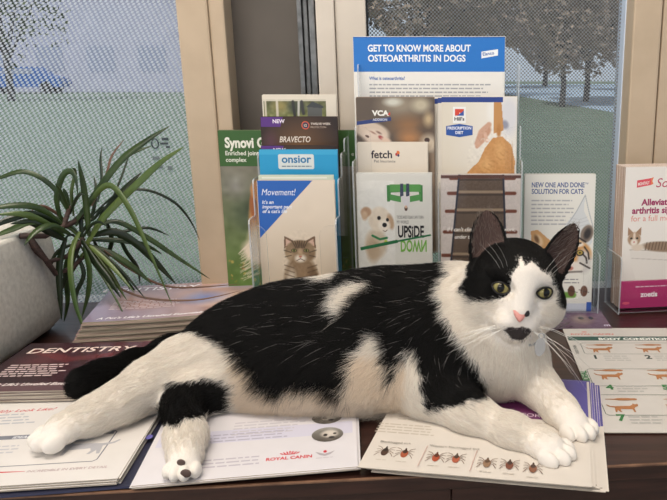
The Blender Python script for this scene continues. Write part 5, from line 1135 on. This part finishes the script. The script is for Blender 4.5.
# ---- dark pads on the sole of the folded hind paw
padm = mat('toe_pad_skin', srgb(84, 66, 60), .6); upx, upy = to_px(verts)
for cx_, cy_, rr_ in ((180, 461, .0032), (186.5, 472, .0040)):
    m_ = np.where((region == 'paw2') & (np.hypot(upx - cx_, upy - cy_) < 3.0))[0]
    if len(m_) == 0: continue
    i_ = m_[np.argmin(np.linalg.norm(verts[m_] - np.array(EYE), axis=1))]
    bm = bmesh.new(); bmesh.ops.create_icosphere(bm, subdivisions=3, radius=rr_)
    for v in bm.verts: v.co.x *= 1.15; v.co.y *= .40
    o = bm_obj('toe_pad', bm, padm, smooth=True); o.location = Vector(verts[i_]) + Vector(nrm[i_]) * .0010; bpy.context.view_layer.update(); dirty_parent(o, cat); o['label'] = 'dark toe pad'

# ---- face: eyes, nose, whiskers
iris = mat('cat_eye', (.3, .3, .1), .18, **{'Coat Weight': .15, 'Specular IOR Level': .3}); n, l, b = nodes(iris)
tc = n.new('ShaderNodeTexCoord'); mp = n.new('ShaderNodeMapping'); mp.inputs['Scale'].default_value = (1.30, .95, 0.0)
ln = n.new('ShaderNodeVectorMath'); ln.operation = 'LENGTH'; l.new(tc.outputs['Object'], mp.inputs[0]); l.new(mp.outputs[0], ln.inputs[0])
cr = n.new('ShaderNodeValToRGB'); cr.color_ramp.interpolation = 'LINEAR'; E = cr.color_ramp.elements
E[0].position = .0; E[0].color = (.004, .004, .004, 1); E[1].position = .40; E[1].color = (.004, .004, .004, 1)
for p, c in ((.47, srgb(128, 120, 72)), (.75, srgb(150, 142, 92)), (1.0, srgb(88, 80, 48))): e = E.new(p); e.color = (*c, 1)
cr2 = n.new('ShaderNodeMath'); cr2.operation = 'DIVIDE'; cr2.inputs[1].default_value = .0105; l.new(ln.outputs['Value'], cr2.inputs[0]); l.new(cr2.outputs[0], cr.inputs[0]); l.new(cr.outputs[0], b.inputs['Base Color'])
rimm = mat('eyelid_skin', (.010, .008, .008), .4)
HM = Matrix([list(HR[i]) + [HC[i]] for i in range(3)] + [[0, 0, 0, 1]])
for s in (-1, 1):
    M = HM @ Matrix.Translation((s * .0212, .0, .0315)) @ Matrix.Rotation(s * .26, 4, 'Y') @ Matrix.Rotation(s * .16, 4, 'Z')
    bm = bmesh.new(); bmesh.ops.create_uvsphere(bm, u_segments=32, v_segments=24, radius=1.0); bmesh.ops.scale(bm, vec=(.0092, .0070, .0092), verts=bm.verts)
    o = bm_obj('eye', bm, iris, smooth=True); o.matrix_world = M; dirty_parent(o, cat)
    bm = bmesh.new(); R = 26; ring = []
    for k in range(R):
        a = k * 2 * math.pi / R; x = math.cos(a) * .0091; y = math.sin(a) * (.0054 if math.sin(a) > 0 else .0062) * (1 - .3 * abs(math.cos(a)) ** 3)
        z = .0092 * math.sqrt(max(0.02, 1 - (x / .0110) ** 2 - (y / .0098) ** 2)) - .0010
        ring.append(Vector((x, y, z)))
    for k in range(R):
        add_tube(bm, [ring[k], ring[(k + 1) % R]], .00095, 6, cap=False)
    o2 = bm_obj('eyelid', bm, rimm, smooth=True); o2.matrix_world = M; dirty_parent(o2, o)
pink = noisy('nose_leather', srgb(226, 160, 150), srgb(214, 146, 138), 300, .35)
M = HM @ Matrix.Translation((-.0030, -.0230, .0512)) @ Matrix.Rotation(-.25, 4, 'X')
def blob(name, outline, depth, m, M, parent):
    bm = bmesh.new(); c = [Vector((x, y, 0)) for x, y in outline]; cen = sum(c, Vector()) / len(c); layers = []
    for t, s in ((-1, .6), (-.2, 1.0), (.45, .85), (.8, .5)):
        layers.append([bm.verts.new(cen + (p - cen) * s + Vector((0, 0, depth * t))) for p in c])
    for A_, B_ in zip(layers[:-1], layers[1:]):
        for i in range(len(c)): bm.faces.new((A_[i], A_[(i + 1) % len(c)], B_[(i + 1) % len(c)], B_[i]))
    bm.faces.new(layers[-1]); bm.faces.new(layers[0][::-1])
    o = bm_obj(name, bm, m, smooth=True); o.matrix_world = M; dirty_parent(o, parent); return o
nose = blob('nose', [(x * 1.25, y * 1.3) for x, y in ((-.0062, .0036), (-.0030, .0052), (.0030, .0052), (.0062, .0036), (.0050, .0002), (.0020, -.0038), (0, -.0052), (-.0020, -.0038), (-.0050, .0002))], .0030, pink, M, cat)
o = blob('nose_spot', [(.0056 + .0038 * math.cos(a * .785), .0028 + .0038 * math.sin(a * .785)) for a in range(8)], .0016, rimm, M @ Matrix.Translation((0, 0, .0014)), nose)
o['label'] = 'black spot on the pink nose'
whm = mat('whisker_white', srgb(240, 238, 232), .4)
rw = random.Random(3)
def whisker(pts, r):
    bm = bmesh.new(); add_tube(bm, pts, [r, r * .85, r * .6, r * .2], 5); o = bm_obj('whisker', bm, whm); o.matrix_world = HM; dirty_parent(o, cat)
for s in (-1, 1):
    for i in range(9):
        a = Vector((s * (.010 + .006 * rw.random()), -.030 - .010 * rw.random(), .044 - .004 * rw.random()))
        Ln = .058 + .026 * rw.random(); up = rw.uniform(-.75, .0)
        d = Vector((s * .9, up, -.12)).normalized(); whisker([a + d * Ln * t + Vector((0, -.020 * t * t, -.012 * t * t)) for t in (0, .33, .66, 1)], .00026)
    for i in range(3):
        a = Vector((s * (.017 + .003 * i), .014, .036)); d = Vector((s * (.15 + .15 * i), .8, .35)).normalized()
        whisker([a + d * .034 * t + Vector((s * .012 * t * t, 0, -.012 * t * t)) for t in (0, .4, .7, 1)], .00009)
# collar and tag
colm = mat('collar_grey', srgb(126, 132, 140), .5)
bm = bmesh.new(); cpts = []
cN = hp(.004, -.047, -.012)
for k in range(33):
    a = k * 2 * math.pi / 32; cpts.append(cN + HR @ np.array([math.cos(a) * .035, math.sin(a) * .010 - .002, math.sin(a) * -.036]))
add_tube(bm, cpts, .0024, 8); bm_obj('collar', bm, colm, cat)
tagm = mat('name_tag_metal', srgb(160, 160, 160), .35)
tp = at_y(540, 347, .632)
bm = bmesh.new(); ol = [(.0052 * math.cos(a), .0090 * math.sin(a)) for a in np.linspace(0, 2 * math.pi, 28)[:-1]]
f_ = [bm.verts.new((x, -.0007, y)) for x, y in ol]; g_ = [bm.verts.new((x, .0007, y)) for x, y in ol]
bm.faces.new(f_); bm.faces.new(g_[::-1])
for i in range(len(ol)): bm.faces.new((f_[i], g_[i], g_[(i + 1) % len(ol)], f_[(i + 1) % len(ol)]))
bmesh.ops.recalc_face_normals(bm, faces=bm.faces)
o = bm_obj('name_tag', bm, tagm); o.location = tp; o.rotation_euler = (-.1, .12, .15); bpy.context.view_layer.update(); dirty_parent(o, cat)
bm = bmesh.new(); add_tube(bm, [Vector((.0026 * math.cos(a), 0, .0026 * math.sin(a) + .0110)) for a in np.linspace(0, 2 * math.pi, 17)], .00055, 6)
o2 = bm_obj('split_ring', bm, tagm); o2.parent = o
